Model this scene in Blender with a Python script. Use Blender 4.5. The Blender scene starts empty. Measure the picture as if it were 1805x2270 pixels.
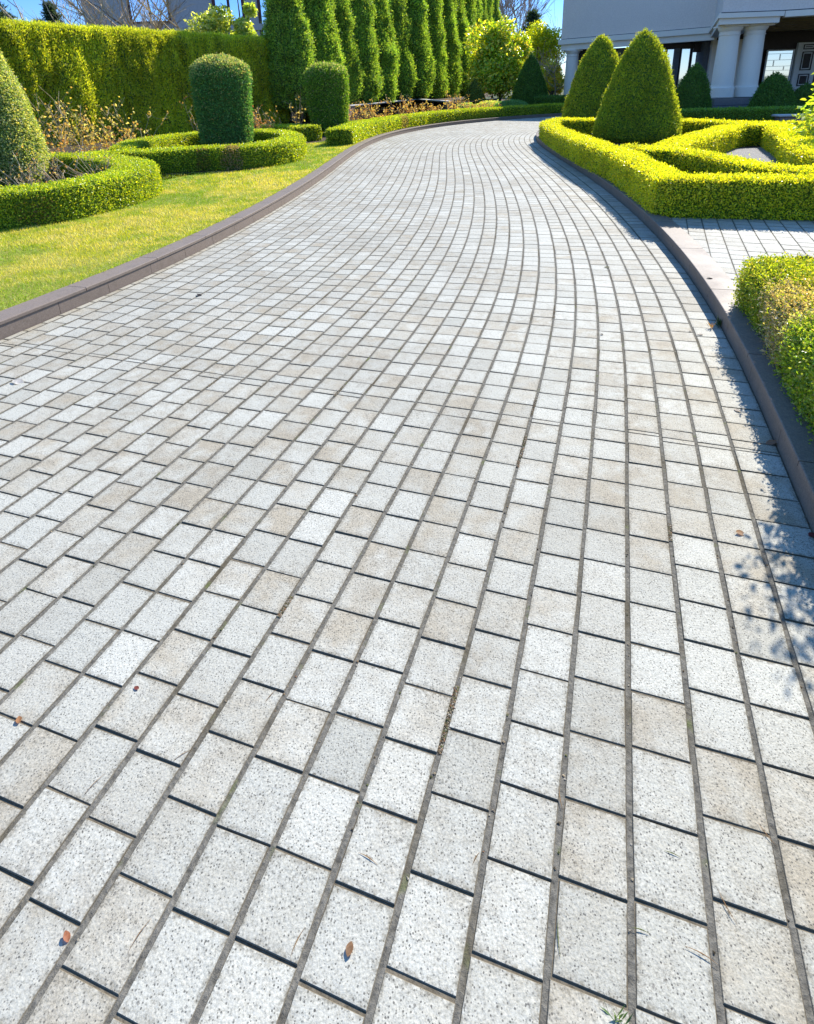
import bpy, math
import numpy as np
from mathutils import Matrix, Vector
rad = math.radians
rng = np.random.default_rng(7)
sc = bpy.context.scene
COL = sc.collection

# ---------------------------------------------------------------- camera
F_PX, CX, CY, PIT, ROL, HCAM = 1312.0, 902.0, 697.0, rad(21.13), rad(-1.87), 1.6
FW = np.array([0, math.cos(PIT), -math.sin(PIT)]); U0 = np.array([0, math.sin(PIT), math.cos(PIT)]); R0 = np.array([1., 0, 0])
RT = R0*math.cos(ROL)+U0*math.sin(ROL); UP = -R0*math.sin(ROL)+U0*math.cos(ROL)
cd = bpy.data.cameras.new('camera'); cam = bpy.data.objects.new('camera', cd); COL.objects.link(cam)
cd.sensor_fit = 'HORIZONTAL'; cd.sensor_width = 36; cd.lens = 36*F_PX/1805; cd.shift_y = -(1135-CY)/1805; cd.shift_x = 0
cd.clip_start = 0.05; cd.clip_end = 3000
m = Matrix([[RT[0], UP[0], -FW[0], 0], [RT[1], UP[1], -FW[1], 0], [RT[2], UP[2], -FW[2], HCAM], [0, 0, 0, 1]])
cam.matrix_world = m; sc.camera = cam

def PX(x, y, Y):
    """world point at depth Y (metres ahead) seen along the given direction (survey helper)"""
    d = FW+(x-CX)/F_PX*RT-(y-CY)/F_PX*UP
    return d*(Y/d[1])+np.array([0, 0, HCAM])
def GZ(x, y, z):
    d = FW+(x-CX)/F_PX*RT-(y-CY)/F_PX*UP
    return d*((z-HCAM)/d[2])+np.array([0, 0, HCAM])

# ---------------------------------------------------------------- light
SUN_AZ, SUN_EL = rad(36), rad(36)
w = bpy.data.worlds.new('World'); sc.world = w; w.use_nodes = True
nt = w.node_tree; nt.nodes.clear()
sky = nt.nodes.new('ShaderNodeTexSky'); sky.sky_type = 'NISHITA'; sky.sun_disc = False
sky.sun_elevation = SUN_EL; sky.sun_rotation = SUN_AZ; sky.air_density = 1.0; sky.dust_density = 0.0; sky.ozone_density = 3.0; sky.altitude = 300
bg = nt.nodes.new('ShaderNodeBackground'); bg.inputs[1].default_value = 0.15
wo = nt.nodes.new('ShaderNodeOutputWorld'); hs = nt.nodes.new('ShaderNodeHueSaturation'); hs.inputs['Saturation'].default_value = 1.15; nt.links.new(sky.outputs[0], hs.inputs['Color']); 
tcw = nt.nodes.new('ShaderNodeTexCoord'); spw = nt.nodes.new('ShaderNodeSeparateXYZ'); nt.links.new(tcw.outputs['Generated'], spw.inputs[0])
crw = nt.nodes.new('ShaderNodeValToRGB'); nt.links.new(spw.outputs[2], crw.inputs[0])
crw.color_ramp.elements[0].position = .0; crw.color_ramp.elements[0].color = (.34, .40, .56, 1); crw.color_ramp.elements[1].position = .55; crw.color_ramp.elements[1].color = (1, 1, 1, 1)
e_ = crw.color_ramp.elements.new(.14); e_.color = (.22, .34, .56, 1)
mxw = nt.nodes.new('ShaderNodeMix'); mxw.data_type = 'RGBA'; mxw.blend_type = 'MULTIPLY'; mxw.inputs[0].default_value = 1
nt.links.new(hs.outputs[0], mxw.inputs[6]); nt.links.new(crw.outputs[0], mxw.inputs[7]); nt.links.new(mxw.outputs[2], bg.inputs[0]); nt.links.new(bg.outputs[0], wo.inputs[0])
sd = bpy.data.lights.new('sun', 'SUN'); sd.energy = 4.2; sd.angle = rad(0.55); sd.color = (1, .955, .87)
so = bpy.data.objects.new('sun', sd); COL.objects.link(so)
sv = Vector((math.sin(SUN_AZ)*math.cos(SUN_EL), math.cos(SUN_AZ)*math.cos(SUN_EL), math.sin(SUN_EL)))
so.rotation_euler = sv.to_track_quat('Z', 'Y').to_euler()
sc.view_settings.view_transform = 'Standard'; sc.view_settings.look = 'None'; sc.view_settings.exposure = 1.3; sc.view_settings.gamma = 1
try:
    sc.cycles.max_bounces = 8; sc.cycles.transmission_bounces = 6; sc.cycles.transparent_max_bounces = 6
except Exception: pass

# ---------------------------------------------------------------- helpers
def _h(ix, iy, iz, s):
    n = (ix*374761393+iy*668265263+iz*2147483647+s*974634777) & 0xffffffff
    n = ((n ^ (n >> 13))*1274126177) & 0xffffffff
    n = ((n ^ (n >> 15))*2246822519) & 0xffffffff
    return ((n ^ (n >> 16)) & 0xffffff)/float(0xffffff)
def vnoise(P, s=0):
    P = np.asarray(P, float); i = np.floor(P).astype(np.int64); f = P-i; f = f*f*(3-2*f)
    r = 0
    for a in (0, 1):
        for b in (0, 1):
            for c in (0, 1):
                wgt = (f[:, 0] if a else 1-f[:, 0])*(f[:, 1] if b else 1-f[:, 1])*(f[:, 2] if c else 1-f[:, 2])
                r = r+wgt*_h(i[:, 0]+a, i[:, 1]+b, i[:, 2]+c, s)
    return r*2-1
def fbm(P, s=0, o=3):
    r = 0; a = 1.; t = 0
    for k in range(o): r = r+a*vnoise(P*2.03**k+k*17.3, s+k); t += a; a *= .5
    return r/t
def nrm(v): return v/np.maximum(np.linalg.norm(v, axis=-1, keepdims=True), 1e-9)

def mesh(name, V, faces, mats, parent=None, col=None, smooth=False, loc=None):
    """V (n,3); faces: list of (array (k,m), material index); col (n,3) point colours"""
    V = np.asarray(V, np.float32); me = bpy.data.meshes.new(name)
    faces = [(np.asarray(f, np.int64), mi) for f, mi in faces if len(f)]
    loops = np.concatenate([f.ravel() for f, _ in faces]); tot = np.concatenate([np.full(len(f), f.shape[1]) for f, _ in faces])
    mi = np.concatenate([np.full(len(f), i) for f, i in faces])
    me.vertices.add(len(V)); me.vertices.foreach_set('co', V.ravel())
    me.loops.add(len(loops)); me.loops.foreach_set('vertex_index', loops.astype(np.int32))
    me.polygons.add(len(tot)); me.polygons.foreach_set('loop_start', np.r_[0, np.cumsum(tot)[:-1]].astype(np.int32))
    me.polygons.foreach_set('loop_total', tot.astype(np.int32)); me.polygons.foreach_set('material_index', mi.astype(np.int32))
    me.polygons.foreach_set('use_smooth', np.full(len(tot), bool(smooth)))
    for mm in (mats if isinstance(mats, (list, tuple)) else [mats]): me.materials.append(mm)
    if col is not None:
        a = me.attributes.new('col', 'FLOAT_COLOR', 'POINT'); c = np.ones((len(V), 4), np.float32); c[:, :3] = col; a.data.foreach_set('color', c.ravel())
    me.update(calc_edges=True); me.validate()
    o = bpy.data.objects.new(name, me); COL.objects.link(o)
    if parent is not None: o.parent = parent
    if loc is not None: o.location = loc
    return o
def tag(o, label=None, cat=None, group=None, kind=None):
    if label: o['label'] = label
    if cat: o['category'] = cat
    if group: o['group'] = group
    if kind: o['kind'] = kind
    return o
def thing(name, loc, label, cat, group=None, rz=0):
    o = bpy.data.objects.new(name, None); COL.objects.link(o); o.location = loc; o.rotation_euler = (0, 0, rz); o.empty_display_size = .3
    return tag(o, label, cat, group)
def copy_tree(src, loc, label, rz=0, s=1.0, sz=None):
    r = src.copy(); COL.objects.link(r); r.location = loc; r.rotation_euler = (0, 0, rz); r.scale = (s, s, sz or s); r['label'] = label
    for ch in list(src.children):
        c = ch.copy(); COL.objects.link(c); c.parent = r
        for g in list(ch.children):
            d = g.copy(); COL.objects.link(d); d.parent = c
    return r

class MB:
    def __init__(s): s.v = []; s.f = {}; s.n = 0; s.c = []
    def add(s, V, F, mi=0, c=(1, 1, 1)):
        V = np.asarray(V, float); F = np.asarray(F, np.int64)+s.n; s.v.append(V); s.n += len(V)
        s.f.setdefault((mi, F.shape[1]), []).append(F)
        cc = np.asarray(c, float); s.c.append(np.tile(cc, (len(V), 1)) if cc.ndim == 1 else cc)
    def box(s, a, b, mi=0, R=None, o=(0, 0, 0), bev=0.0, c=(1, 1, 1)):
        (x0, y0, z0), (x1, y1, z1) = a, b
        if bev <= 0:
            V = np.array([[x0, y0, z0], [x1, y0, z0], [x1, y1, z0], [x0, y1, z0], [x0, y0, z1], [x1, y0, z1], [x1, y1, z1], [x0, y1, z1]], float)
            Fq = [[0, 3, 2, 1], [4, 5, 6, 7], [0, 1, 5, 4], [1, 2, 6, 5], [2, 3, 7, 6], [3, 0, 4, 7]]
            if R is not None: V = V@np.asarray(R).T
            s.add(V+np.asarray(o), Fq, mi, c); return
        e = bev; V = []
        for z, d in ((z0, e), (z0+e, 0), (z1-e, 0), (z1, e)):
            V += [[x0+d, y0+d, z], [x1-d, y0+d, z], [x1-d, y1-d, z], [x0+d, y1-d, z]]
        Fq = [[0, 3, 2, 1], [12, 13, 14, 15]]
        for k in range(3):
            for j in range(4): Fq.append([4*k+j, 4*k+(j+1) % 4, 4*k+4+(j+1) % 4, 4*k+4+j])
        V = np.array(V, float)
        if R is not None: V = V@np.asarray(R).T
        s.add(V+np.asarray(o), Fq, mi, c)
    def lathe(s, prof, n=32, o=(0, 0, 0), mi=0, c=(1, 1, 1)):
        a = np.arange(n)*2*math.pi/n; V = []
        for r, z in prof: V.append(np.stack([r*np.cos(a), r*np.sin(a), np.full(n, z)], 1))
        V = np.concatenate(V)+np.asarray(o); F = []
        for k in range(len(prof)-1):
            for j in range(n): F.append([k*n+j, k*n+(j+1) % n, (k+1)*n+(j+1) % n, (k+1)*n+j])
        s.add(V, F, mi, c)
    def tube(s, pts, rr, n=5, mi=0, c=(1, 1, 1)):
        pts = np.asarray(pts, float); rr = np.broadcast_to(np.asarray(rr, float), (len(pts),))
        d = nrm(np.gradient(pts, axis=0)); ref = np.array([0, 0, 1.]) if abs(d[0, 2]) < .9 else np.array([1., 0, 0])
        a = np.arange(n)*2*math.pi/n; V = []
        for p_, t, r in zip(pts, d, rr):
            u = np.cross(t, ref); u /= max(np.linalg.norm(u), 1e-6); v = np.cross(t, u)
            V.append(p_+r*(np.cos(a)[:, None]*u+np.sin(a)[:, None]*v))
        V = np.concatenate(V); F = []
        for k in range(len(pts)-1):
            for j in range(n): F.append([k*n+j, k*n+(j+1) % n, (k+1)*n+(j+1) % n, (k+1)*n+j])
        s.add(V, F, mi, c)
    def build(s, name, mats, parent=None, smooth=False, usecol=True, loc=None):
        return mesh(name, np.concatenate(s.v), [(np.concatenate(F), mi) for (mi, k), F in s.f.items()], mats, parent, np.concatenate(s.c) if usecol else None, smooth, loc)

# ---------------------------------------------------------------- materials
def M(name): 
    mt = bpy.data.materials.new(name); mt.use_nodes = True; n = mt.node_tree; n.nodes.clear(); return mt, n
def N(n, t, **k):
    x = n.nodes.new(t)
    for a, b in k.items(): setattr(x, a, b)
    return x
def link(n, a, b): n.links.new(a, b)
def mixc(n, fac, a, b, mode='MIX'):
    x = n.nodes.new('ShaderNodeMix'); x.data_type = 'RGBA'; x.blend_type = mode; x.clamp_factor = True
    for sock, v in ((x.inputs[0], fac), (x.inputs[6], a), (x.inputs[7], b)):
        if hasattr(v, 'links') or isinstance(v, bpy.types.NodeSocket): n.links.new(v, sock)
        else: sock.default_value = v if not isinstance(v, tuple) else (*v[:3], 1)
    return x.outputs[2]
def math_(n, op, a, b=0.0, c=0.0):
    x = n.nodes.new('ShaderNodeMath'); x.operation = op
    for i, v in enumerate((a, b, c)):
        if isinstance(v, bpy.types.NodeSocket): n.links.new(v, x.inputs[i])
        else: x.inputs[i].default_value = v
    return x.outputs[0]
def ramp(n, f, stops):
    x = n.nodes.new('ShaderNodeValToRGB'); n.links.new(f, x.inputs[0]); cr = x.color_ramp
    while len(cr.elements) < len(stops): cr.elements.new(.5)
    for e, (p, c) in zip(cr.elements, stops): e.position = p; e.color = (*c, 1) if len(c) == 3 else c
    return x.outputs[0]
def noise(n, co, scale, detail=3, rough=.5, stretch=None):
    x = n.nodes.new('ShaderNodeTexNoise'); x.inputs['Scale'].default_value = scale; x.inputs['Detail'].default_value = detail; x.inputs['Roughness'].default_value = rough
    if stretch is not None:
        mp = n.nodes.new('ShaderNodeMapping'); mp.inputs['Scale'].default_value = stretch; n.links.new(co, mp.inputs[0]); co = mp.outputs[0]
    n.links.new(co, x.inputs['Vector']); return x.outputs[0]
def vor(n, co, scale, feat='F1'):
    x = n.nodes.new('ShaderNodeTexVoronoi'); x.inputs['Scale'].default_value = scale; x.feature = feat; n.links.new(co, x.inputs['Vector']); return x
def bump(n, h, s, d=.01, nin=None):
    x = n.nodes.new('ShaderNodeBump'); x.inputs['Strength'].default_value = s; x.inputs['Distance'].default_value = d; n.links.new(h, x.inputs['Height'])
    if nin is not None: n.links.new(nin, x.inputs['Normal'])
    return x.outputs[0]
def obj_co(n): return N(n, 'ShaderNodeTexCoord').outputs['Object']
def attr(n, name='col'):
    x = N(n, 'ShaderNodeAttribute'); x.attribute_name = name; return x
def finish(n, base, rough=.6, spec=.4, normal=None, metal=0.0, coat=0.0):
    b = N(n, 'ShaderNodeBsdfPrincipled')
    def S(k, v):
        if isinstance(v, bpy.types.NodeSocket): n.links.new(v, b.inputs[k])
        elif isinstance(v, tuple): b.inputs[k].default_value = (*v[:3], 1)
        else: b.inputs[k].default_value = v
    S('Base Color', base); S('Roughness', rough); S('Specular IOR Level', spec); S('Metallic', metal); S('Coat Weight', coat)
    if normal is not None: n.links.new(normal, b.inputs['Normal'])
    o = N(n, 'ShaderNodeOutputMaterial'); n.links.new(b.outputs[0], o.inputs[0]); return b, o

def leaf_mat(name, trans=.4, tcol=(1.5, 1.35, .35), rough=.42, spec=.5):
    mt, n = M(name); a = attr(n)
    b, o = finish(n, a.outputs['Color'], rough, spec)
    t = N(n, 'ShaderNodeBsdfTranslucent'); tc = mixc(n, 1.0, a.outputs['Color'], tcol, 'MULTIPLY'); n.links.new(tc, t.inputs[0])
    mx = N(n, 'ShaderNodeMixShader'); mx.inputs[0].default_value = trans
    n.links.new(b.outputs[0], mx.inputs[1]); n.links.new(t.outputs[0], mx.inputs[2]); n.links.new(mx.outputs[0], o.inputs[0]); return mt
M_BOX = leaf_mat('boxwood_leaf', .43, (1.7, 1.5, .35), .38, .55)
M_NEEDLE = leaf_mat('needle_leaf', .42, (1.5, 1.35, .5), .55, .3)
M_BROAD = leaf_mat('broad_leaf', .45, (1.7, 1.5, .35), .28, .6)
M_DRY = leaf_mat('dry_leaf', .45, (1.3, 1.1, .7), .6, .3)
M_GRASS = leaf_mat('grass_blade', .4, (1.4, 1.3, .4), .5, .35)

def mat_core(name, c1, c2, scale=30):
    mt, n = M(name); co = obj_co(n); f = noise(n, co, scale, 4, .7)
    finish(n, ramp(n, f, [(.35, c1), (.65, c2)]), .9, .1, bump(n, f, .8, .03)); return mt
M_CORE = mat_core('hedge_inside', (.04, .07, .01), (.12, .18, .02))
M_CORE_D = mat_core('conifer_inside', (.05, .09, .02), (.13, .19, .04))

def mat_paver():
    mt, n = M('granite_paver'); co = obj_co(n); a = attr(n)
    sep = N(n, 'ShaderNodeSeparateColor'); n.links.new(a.outputs['Color'], sep.inputs[0])
    tone, warm = sep.outputs[0], sep.outputs[1]; edge = math_(n, 'MINIMUM', math_(n, 'MULTIPLY', sep.outputs[2], 2.0), 1.0); side = math_(n, 'MAXIMUM', math_(n, 'MULTIPLY_ADD', sep.outputs[2], 2.0, -1.0), 0.0)
    big = noise(n, co, 1.1, 3, .55); blot = noise(n, co, 7, 4, .6); fine = noise(n, co, 190, 3, .7)
    vv = vor(n, co, 150); speck = math_(n, 'LESS_THAN', math_(n, 'ADD', vv.outputs['Distance'], math_(n, 'MULTIPLY', noise(n, co, 90, 3, .7), .5)), .52)
    vs = N(n, 'ShaderNodeSeparateColor'); n.links.new(vv.outputs['Color'], vs.inputs[0]); speck = math_(n, 'MULTIPLY', speck, math_(n, 'GREATER_THAN', vs.outputs[0], .42))
    base = mixc(n, tone, (.325, .313, .266), (.42, .407, .352))
    wf = math_(n, 'MULTIPLY', warm, ramp(n, blot, [(.38, (.15, .15, .15)), (.6, (1, 1, 1))]))
    base = mixc(n, math_(n, 'MULTIPLY', wf, .9), base, (.30, .255, .185))
    sf = math_(n, 'MULTIPLY', ramp(n, big, [(.42, (0, 0, 0)), (.68, (1, 1, 1))]), ramp(n, noise(n, co, 16, 4, .65), [(.4, (0, 0, 0)), (.7, (1, 1, 1))]))
    base = mixc(n, math_(n, 'MULTIPLY', sf, .85), base, (.25, .21, .15))
    dirt = noise(n, co, 45, 5, .75)
    v2 = vor(n, co, 42); s2 = N(n, 'ShaderNodeSeparateColor'); n.links.new(v2.outputs['Color'], s2.inputs[0])
    big_s = math_(n, 'MULTIPLY', math_(n, 'LESS_THAN', math_(n, 'ADD', v2.outputs['Distance'], math_(n, 'MULTIPLY', fine, .3)), .28), math_(n, 'GREATER_THAN', s2.outputs[0], .72))
    base = mixc(n, math_(n, 'MULTIPLY', big_s, .55), base, (.11, .10, .09))
    base = mixc(n, math_(n, 'MULTIPLY', math_(n, 'MULTIPLY', speck, 1.0), math_(n, 'ADD', .5, math_(n, 'MULTIPLY', blot, .6))), base, (.075, .07, .062))
    pit = ramp(n, noise(n, co, 130, 4, .8), [(.54, (0, 0, 0)), (.60, (1, 1, 1))]); area = ramp(n, noise(n, co, 8, 4, .7), [(.46, (0, 0, 0)), (.62, (1, 1, 1))])
    base = mixc(n, math_(n, 'MULTIPLY', math_(n, 'MULTIPLY', pit, area), math_(n, 'ADD', .45, math_(n, 'MULTIPLY', wf, .5))), base, (.08, .066, .048))
    ef = math_(n, 'MULTIPLY', edge, ramp(n, noise(n, co, 60, 4, .7), [(.42, (0, 0, 0)), (.62, (1, 1, 1))]))
    base = mixc(n, math_(n, 'MULTIPLY', ef, .8), base, (.13, .11, .075))
    base = mixc(n, math_(n, 'MULTIPLY', ramp(n, noise(n, co, .55, 4, .6), [(.45, (0, 0, 0)), (.62, (1, 1, 1))]), .22), base, (.20, .18, .145))
    base = mixc(n, 1.0, base, ramp(n, fine, [(.32, (.56, .56, .55)), (.44, (.92, .92, .91)), (.64, (1.2, 1.2, 1.2))]), 'MULTIPLY')
    base = mixc(n, math_(n, 'MINIMUM', math_(n, 'MULTIPLY', side, 4.0), .9), base, (.13, .108, .075))
    h = math_(n, 'ADD', noise(n, co, 150, 3, .6), math_(n, 'MULTIPLY', noise(n, co, 45, 2, .5), 1.2))
    finish(n, base, .75, .2, bump(n, h, .45, .003)); return mt
M_PAVER = mat_paver()
def mat_joint():
    mt, n = M('joint_sand'); co = obj_co(n)
    f = noise(n, co, 60, 5, .7); g = noise(n, co, 2.2, 4, .6); h = noise(n, co, 9, 3, .6)
    base = ramp(n, f, [(.3, (.06, .055, .045)), (.7, (.19, .175, .145))])
    base = mixc(n, math_(n, 'MULTIPLY', ramp(n, g, [(.52, (0, 0, 0)), (.66, (1, 1, 1))]), .75), base, (.07, .055, .03))
    base = mixc(n, math_(n, 'MULTIPLY', ramp(n, h, [(.62, (0, 0, 0)), (.72, (1, 1, 1))]), .6), base, (.10, .12, .03))
    finish(n, base, .95, .1, bump(n, f, .9, .006)); return mt
M_JOINT = mat_joint()
def mat_kerb():
    mt, n = M('brown_granite'); co = obj_co(n)
    f = noise(n, co, 90, 5, .75); g = noise(n, co, 3, 4, .6); s = noise(n, co, 420, 2, .6)
    base = ramp(n, f, [(.3, (.11, .08, .056)), (.55, (.185, .143, .108)), (.75, (.27, .22, .17))])
    base = mixc(n, math_(n, 'MULTIPLY', g, .35), base, (.19, .15, .12)); st_ = noise(n, co, 11, 5, .75); base = mixc(n, math_(n, 'MULTIPLY', ramp(n, st_, [(.5, (0, 0, 0)), (.66, (1, 1, 1))]), .45), base, (.10, .08, .055))
    base = mixc(n, .25, base, ramp(n, s, [(.3, (.06, .045, .04)), (.7, (.42, .35, .32))]))
    finish(n, base, ramp(n, g, [(.3, (.45,)*3), (.7, (.65,)*3)]), .13, bump(n, f, .08, .002), 0, 0); return mt
M_KERB = mat_kerb()
def simple(name, c1, c2, scale, rough=.8, spec=.3, bs=.4, bd=.01, detail=5, stretch=None):
    mt, n = M(name); co = obj_co(n); f = noise(n, co, scale, detail, .65, stretch); g = noise(n, co, scale*.13, 3, .6, stretch)
    b = ramp(n, f, [(.3, c1), (.7, c2)]); b = mixc(n, math_(n, 'MULTIPLY', g, .4), b, c1)
    finish(n, b, rough, spec, bump(n, f, bs, bd)); return mt
M_JOINT2 = simple('dark_joint_dirt', (.08, .065, .045), (.20, .17, .125), 70, .95, .05, .8, .004)
M_SOIL = simple('bark_soil', (.045, .03, .02), (.13, .095, .065), 28, .95, .1, 1, .03)
M_LAWN = simple('lawn_turf', (.13, .15, .02), (.34, .32, .07), 25, .95, .1, .8, .02)
M_GRAVEL = simple('gravel', (.10, .09, .085), (.42, .40, .39), 55, .9, .2, 1, .02)
M_GROUND = simple('ground_earth', (.05, .06, .025), (.10, .11, .04), 1.5, .95, .1, .3, .05)
M_STUCCO = simple('grey_stucco', (.64, .53, .47), (.80, .69, .62), 22, .85, .2, .25, .008)
M_STONE = simple('pale_granite', (.72, .63, .54), (.86, .77, .68), 60, .7, .3, .15, .004)
M_STONE2 = simple('polished_grey_granite', (.10, .10, .11), (.20, .20, .215), 70, .14, .6, .02, .002)
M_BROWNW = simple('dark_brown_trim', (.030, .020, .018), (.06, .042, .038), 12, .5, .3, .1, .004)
M_SOFFIT = simple('brown_soffit', (.22, .16, .09), (.34, .26, .15), 4, .7, .3, .1, .01)
M_BLOCK = simple('slate_block', (.07, .075, .085), (.13, .135, .15), 10, .6, .3, .3, .01)
M_TRIM = simple('white_painted_wood', (.66, .66, .66), (.8, .8, .8), 30, .5, .4, .05, .003)
M_BARK = simple('tree_bark', (.09, .07, .05), (.24, .20, .15), 25, .9, .2, .8, .02, 5, (1, 1, .2))
M_TWIG = simple('pale_twig', (.32, .24, .14), (.62, .50, .34), 40, .8, .2, .3, .004)
M_TWIGF = simple('grey_far_twig', (.28, .22, .19), (.46, .38, .33), 20, .9, .1, .1, .01)
M_WALLP = simple('brown_wall_render', (.22, .15, .12), (.34, .25, .20), 14, .85, .2, .3, .01)
M_CAPS = simple('pale_coping', (.42, .40, .38), (.6, .58, .55), 30, .8, .2, .2, .005)
M_HOUSE = simple('weathered_grey_wall', (.38, .35, .34), (.55, .51, .49), 9, .9, .2, .2, .02)
M_REDW = simple('red_brown_frame', (.07, .025, .025), (.13, .05, .045), 12, .6, .3, .1, .005)
def mat_glass():
    mt, n = M('window_glass'); finish(n, (.78, .84, .92), .03, .9, None, .92); return mt
M_GLASS = mat_glass()

# ---------------------------------------------------------------- foliage tools
def leaf_quads(P, Nn, ln, wd, up=.0, spread=.8, cols=None, fold=.25, droop=0.0, hexl=False):
    """leaf shaped faces: P base points, Nn outward normals"""
    k = len(P); r3 = rng.normal(size=(k, 3)); n = nrm(Nn*1.0+r3*spread)
    d = nrm(rng.normal(size=(k, 3))*.7+Nn*.55+np.array([0, 0, up])); d = nrm(d-0.35*n*(d*n).sum(1, keepdims=True)); d[:, 2] -= droop; d = nrm(d)
    sde = nrm(np.cross(n, d)); n2 = np.cross(d, sde)
    L = (ln*rng.uniform(.65, 1.3, k))[:, None]; W = (wd*rng.uniform(.7, 1.25, k))[:, None]
    if not hexl:
        V = np.stack([P, P+d*L*.5+sde*W*.5+n2*W*fold, P+d*L, P+d*L*.5-sde*W*.5+n2*W*fold], 1)
        F = np.arange(4*k).reshape(k, 4); return V.reshape(-1, 3), F, (np.repeat(cols, 4, 0) if cols is not None else None)
    V = np.stack([P, P+d*L*.3+sde*W*.45+n2*W*fold, P+d*L*.7+sde*W*.4+n2*W*fold*.6, P+d*L*.98-n2*L*.12, P+d*L*.7-sde*W*.4+n2*W*fold*.6, P+d*L*.3-sde*W*.45+n2*W*fold, P+d*L*.35, P+d*L*.7], 1)
    b = np.arange(k)[:, None]*8
    F = np.concatenate([b+np.array([0, 1, 6, 5])[None], b+np.array([1, 2, 7, 6])[None], b+np.array([6, 7, 4, 5])[None], b+np.array([7, 2, 3, 4])[None]])
    return V.reshape(-1, 3), F, (np.repeat(cols, 8, 0) if cols is not None else None)
def pal(k, cols, wts=None, jit=.18):
    cols = np.array(cols, float); wts = np.array(wts, float) if wts is not None else np.ones(len(cols)); wts /= wts.sum()
    c = cols[rng.choice(len(cols), k, p=wts)]; return np.clip(c*(1+rng.normal(size=(k, 1))*jit), .003, .9)
def sample(V, Q, dens):
    """random points on quads Q of V: dens per m2 (scalar or per quad)"""
    a, b, c, d = V[Q[:, 0]], V[Q[:, 1]], V[Q[:, 2]], V[Q[:, 3]]
    nn = np.cross(c-a, d-b)*.5; ar = np.linalg.norm(nn, axis=1); cnt = rng.poisson(ar*dens); idx = np.repeat(np.arange(len(Q)), cnt)
    u, v = rng.random(len(idx))[:, None], rng.random(len(idx))[:, None]
    P = (a[idx]*(1-u)+b[idx]*u)*(1-v)+(d[idx]*(1-u)+c[idx]*u)*v
    return P, nrm(nn)[idx], idx
BOX = [(.24, .36, .02), (.36, .46, .025), (.50, .54, .035), (.13, .23, .018), (.60, .58, .07)]
BOXW = [3, 4, 3, 1.5, 1]

def grid_faces(nu, nv, wrap=False):
    i, j = np.meshgrid(np.arange(nu-1), np.arange(nv if wrap else nv-1), indexing='ij'); i = i.ravel(); j = j.ravel(); j2 = (j+1) % nv
    return np.stack([i*nv+j, i*nv+j2, (i+1)*nv+j2, (i+1)*nv+j], 1)
def resample(path, step, closed=False):
    path = np.asarray(path, float)
    if closed: path = np.vstack([path, path[:1]])
    L = np.r_[0, np.cumsum(np.linalg.norm(np.diff(path, axis=0), axis=1))]; n = max(2, int(L[-1]/step)+1)
    t = np.linspace(0, L[-1], n); r = np.stack([np.interp(t, L, path[:, k]) for k in range(path.shape[1])], 1)
    return r
def smooth_path(pts, step=.1, closed=False, k=None):
    """Catmull-Rom through points"""
    p = np.asarray(pts, float); n = len(p); out = []
    rngi = range(n) if closed else range(n-1)
    for i in rngi:
        P0 = p[(i-1) % n] if closed or i > 0 else 2*p[0]-p[1]; P1 = p[i]; P2 = p[(i+1) % n]; P3 = p[(i+2) % n] if closed or i < n-2 else 2*p[-1]-p[-2]
        for t in np.linspace(0, 1, 12, endpoint=False):
            out.append(.5*((2*P1)+(-P0+P2)*t+(2*P0-5*P1+4*P2-P3)*t*t+(-P0+3*P1-3*P2+P3)*t**3))
    if not closed: out.append(p[-1])
    return resample(out, step, closed)

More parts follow.
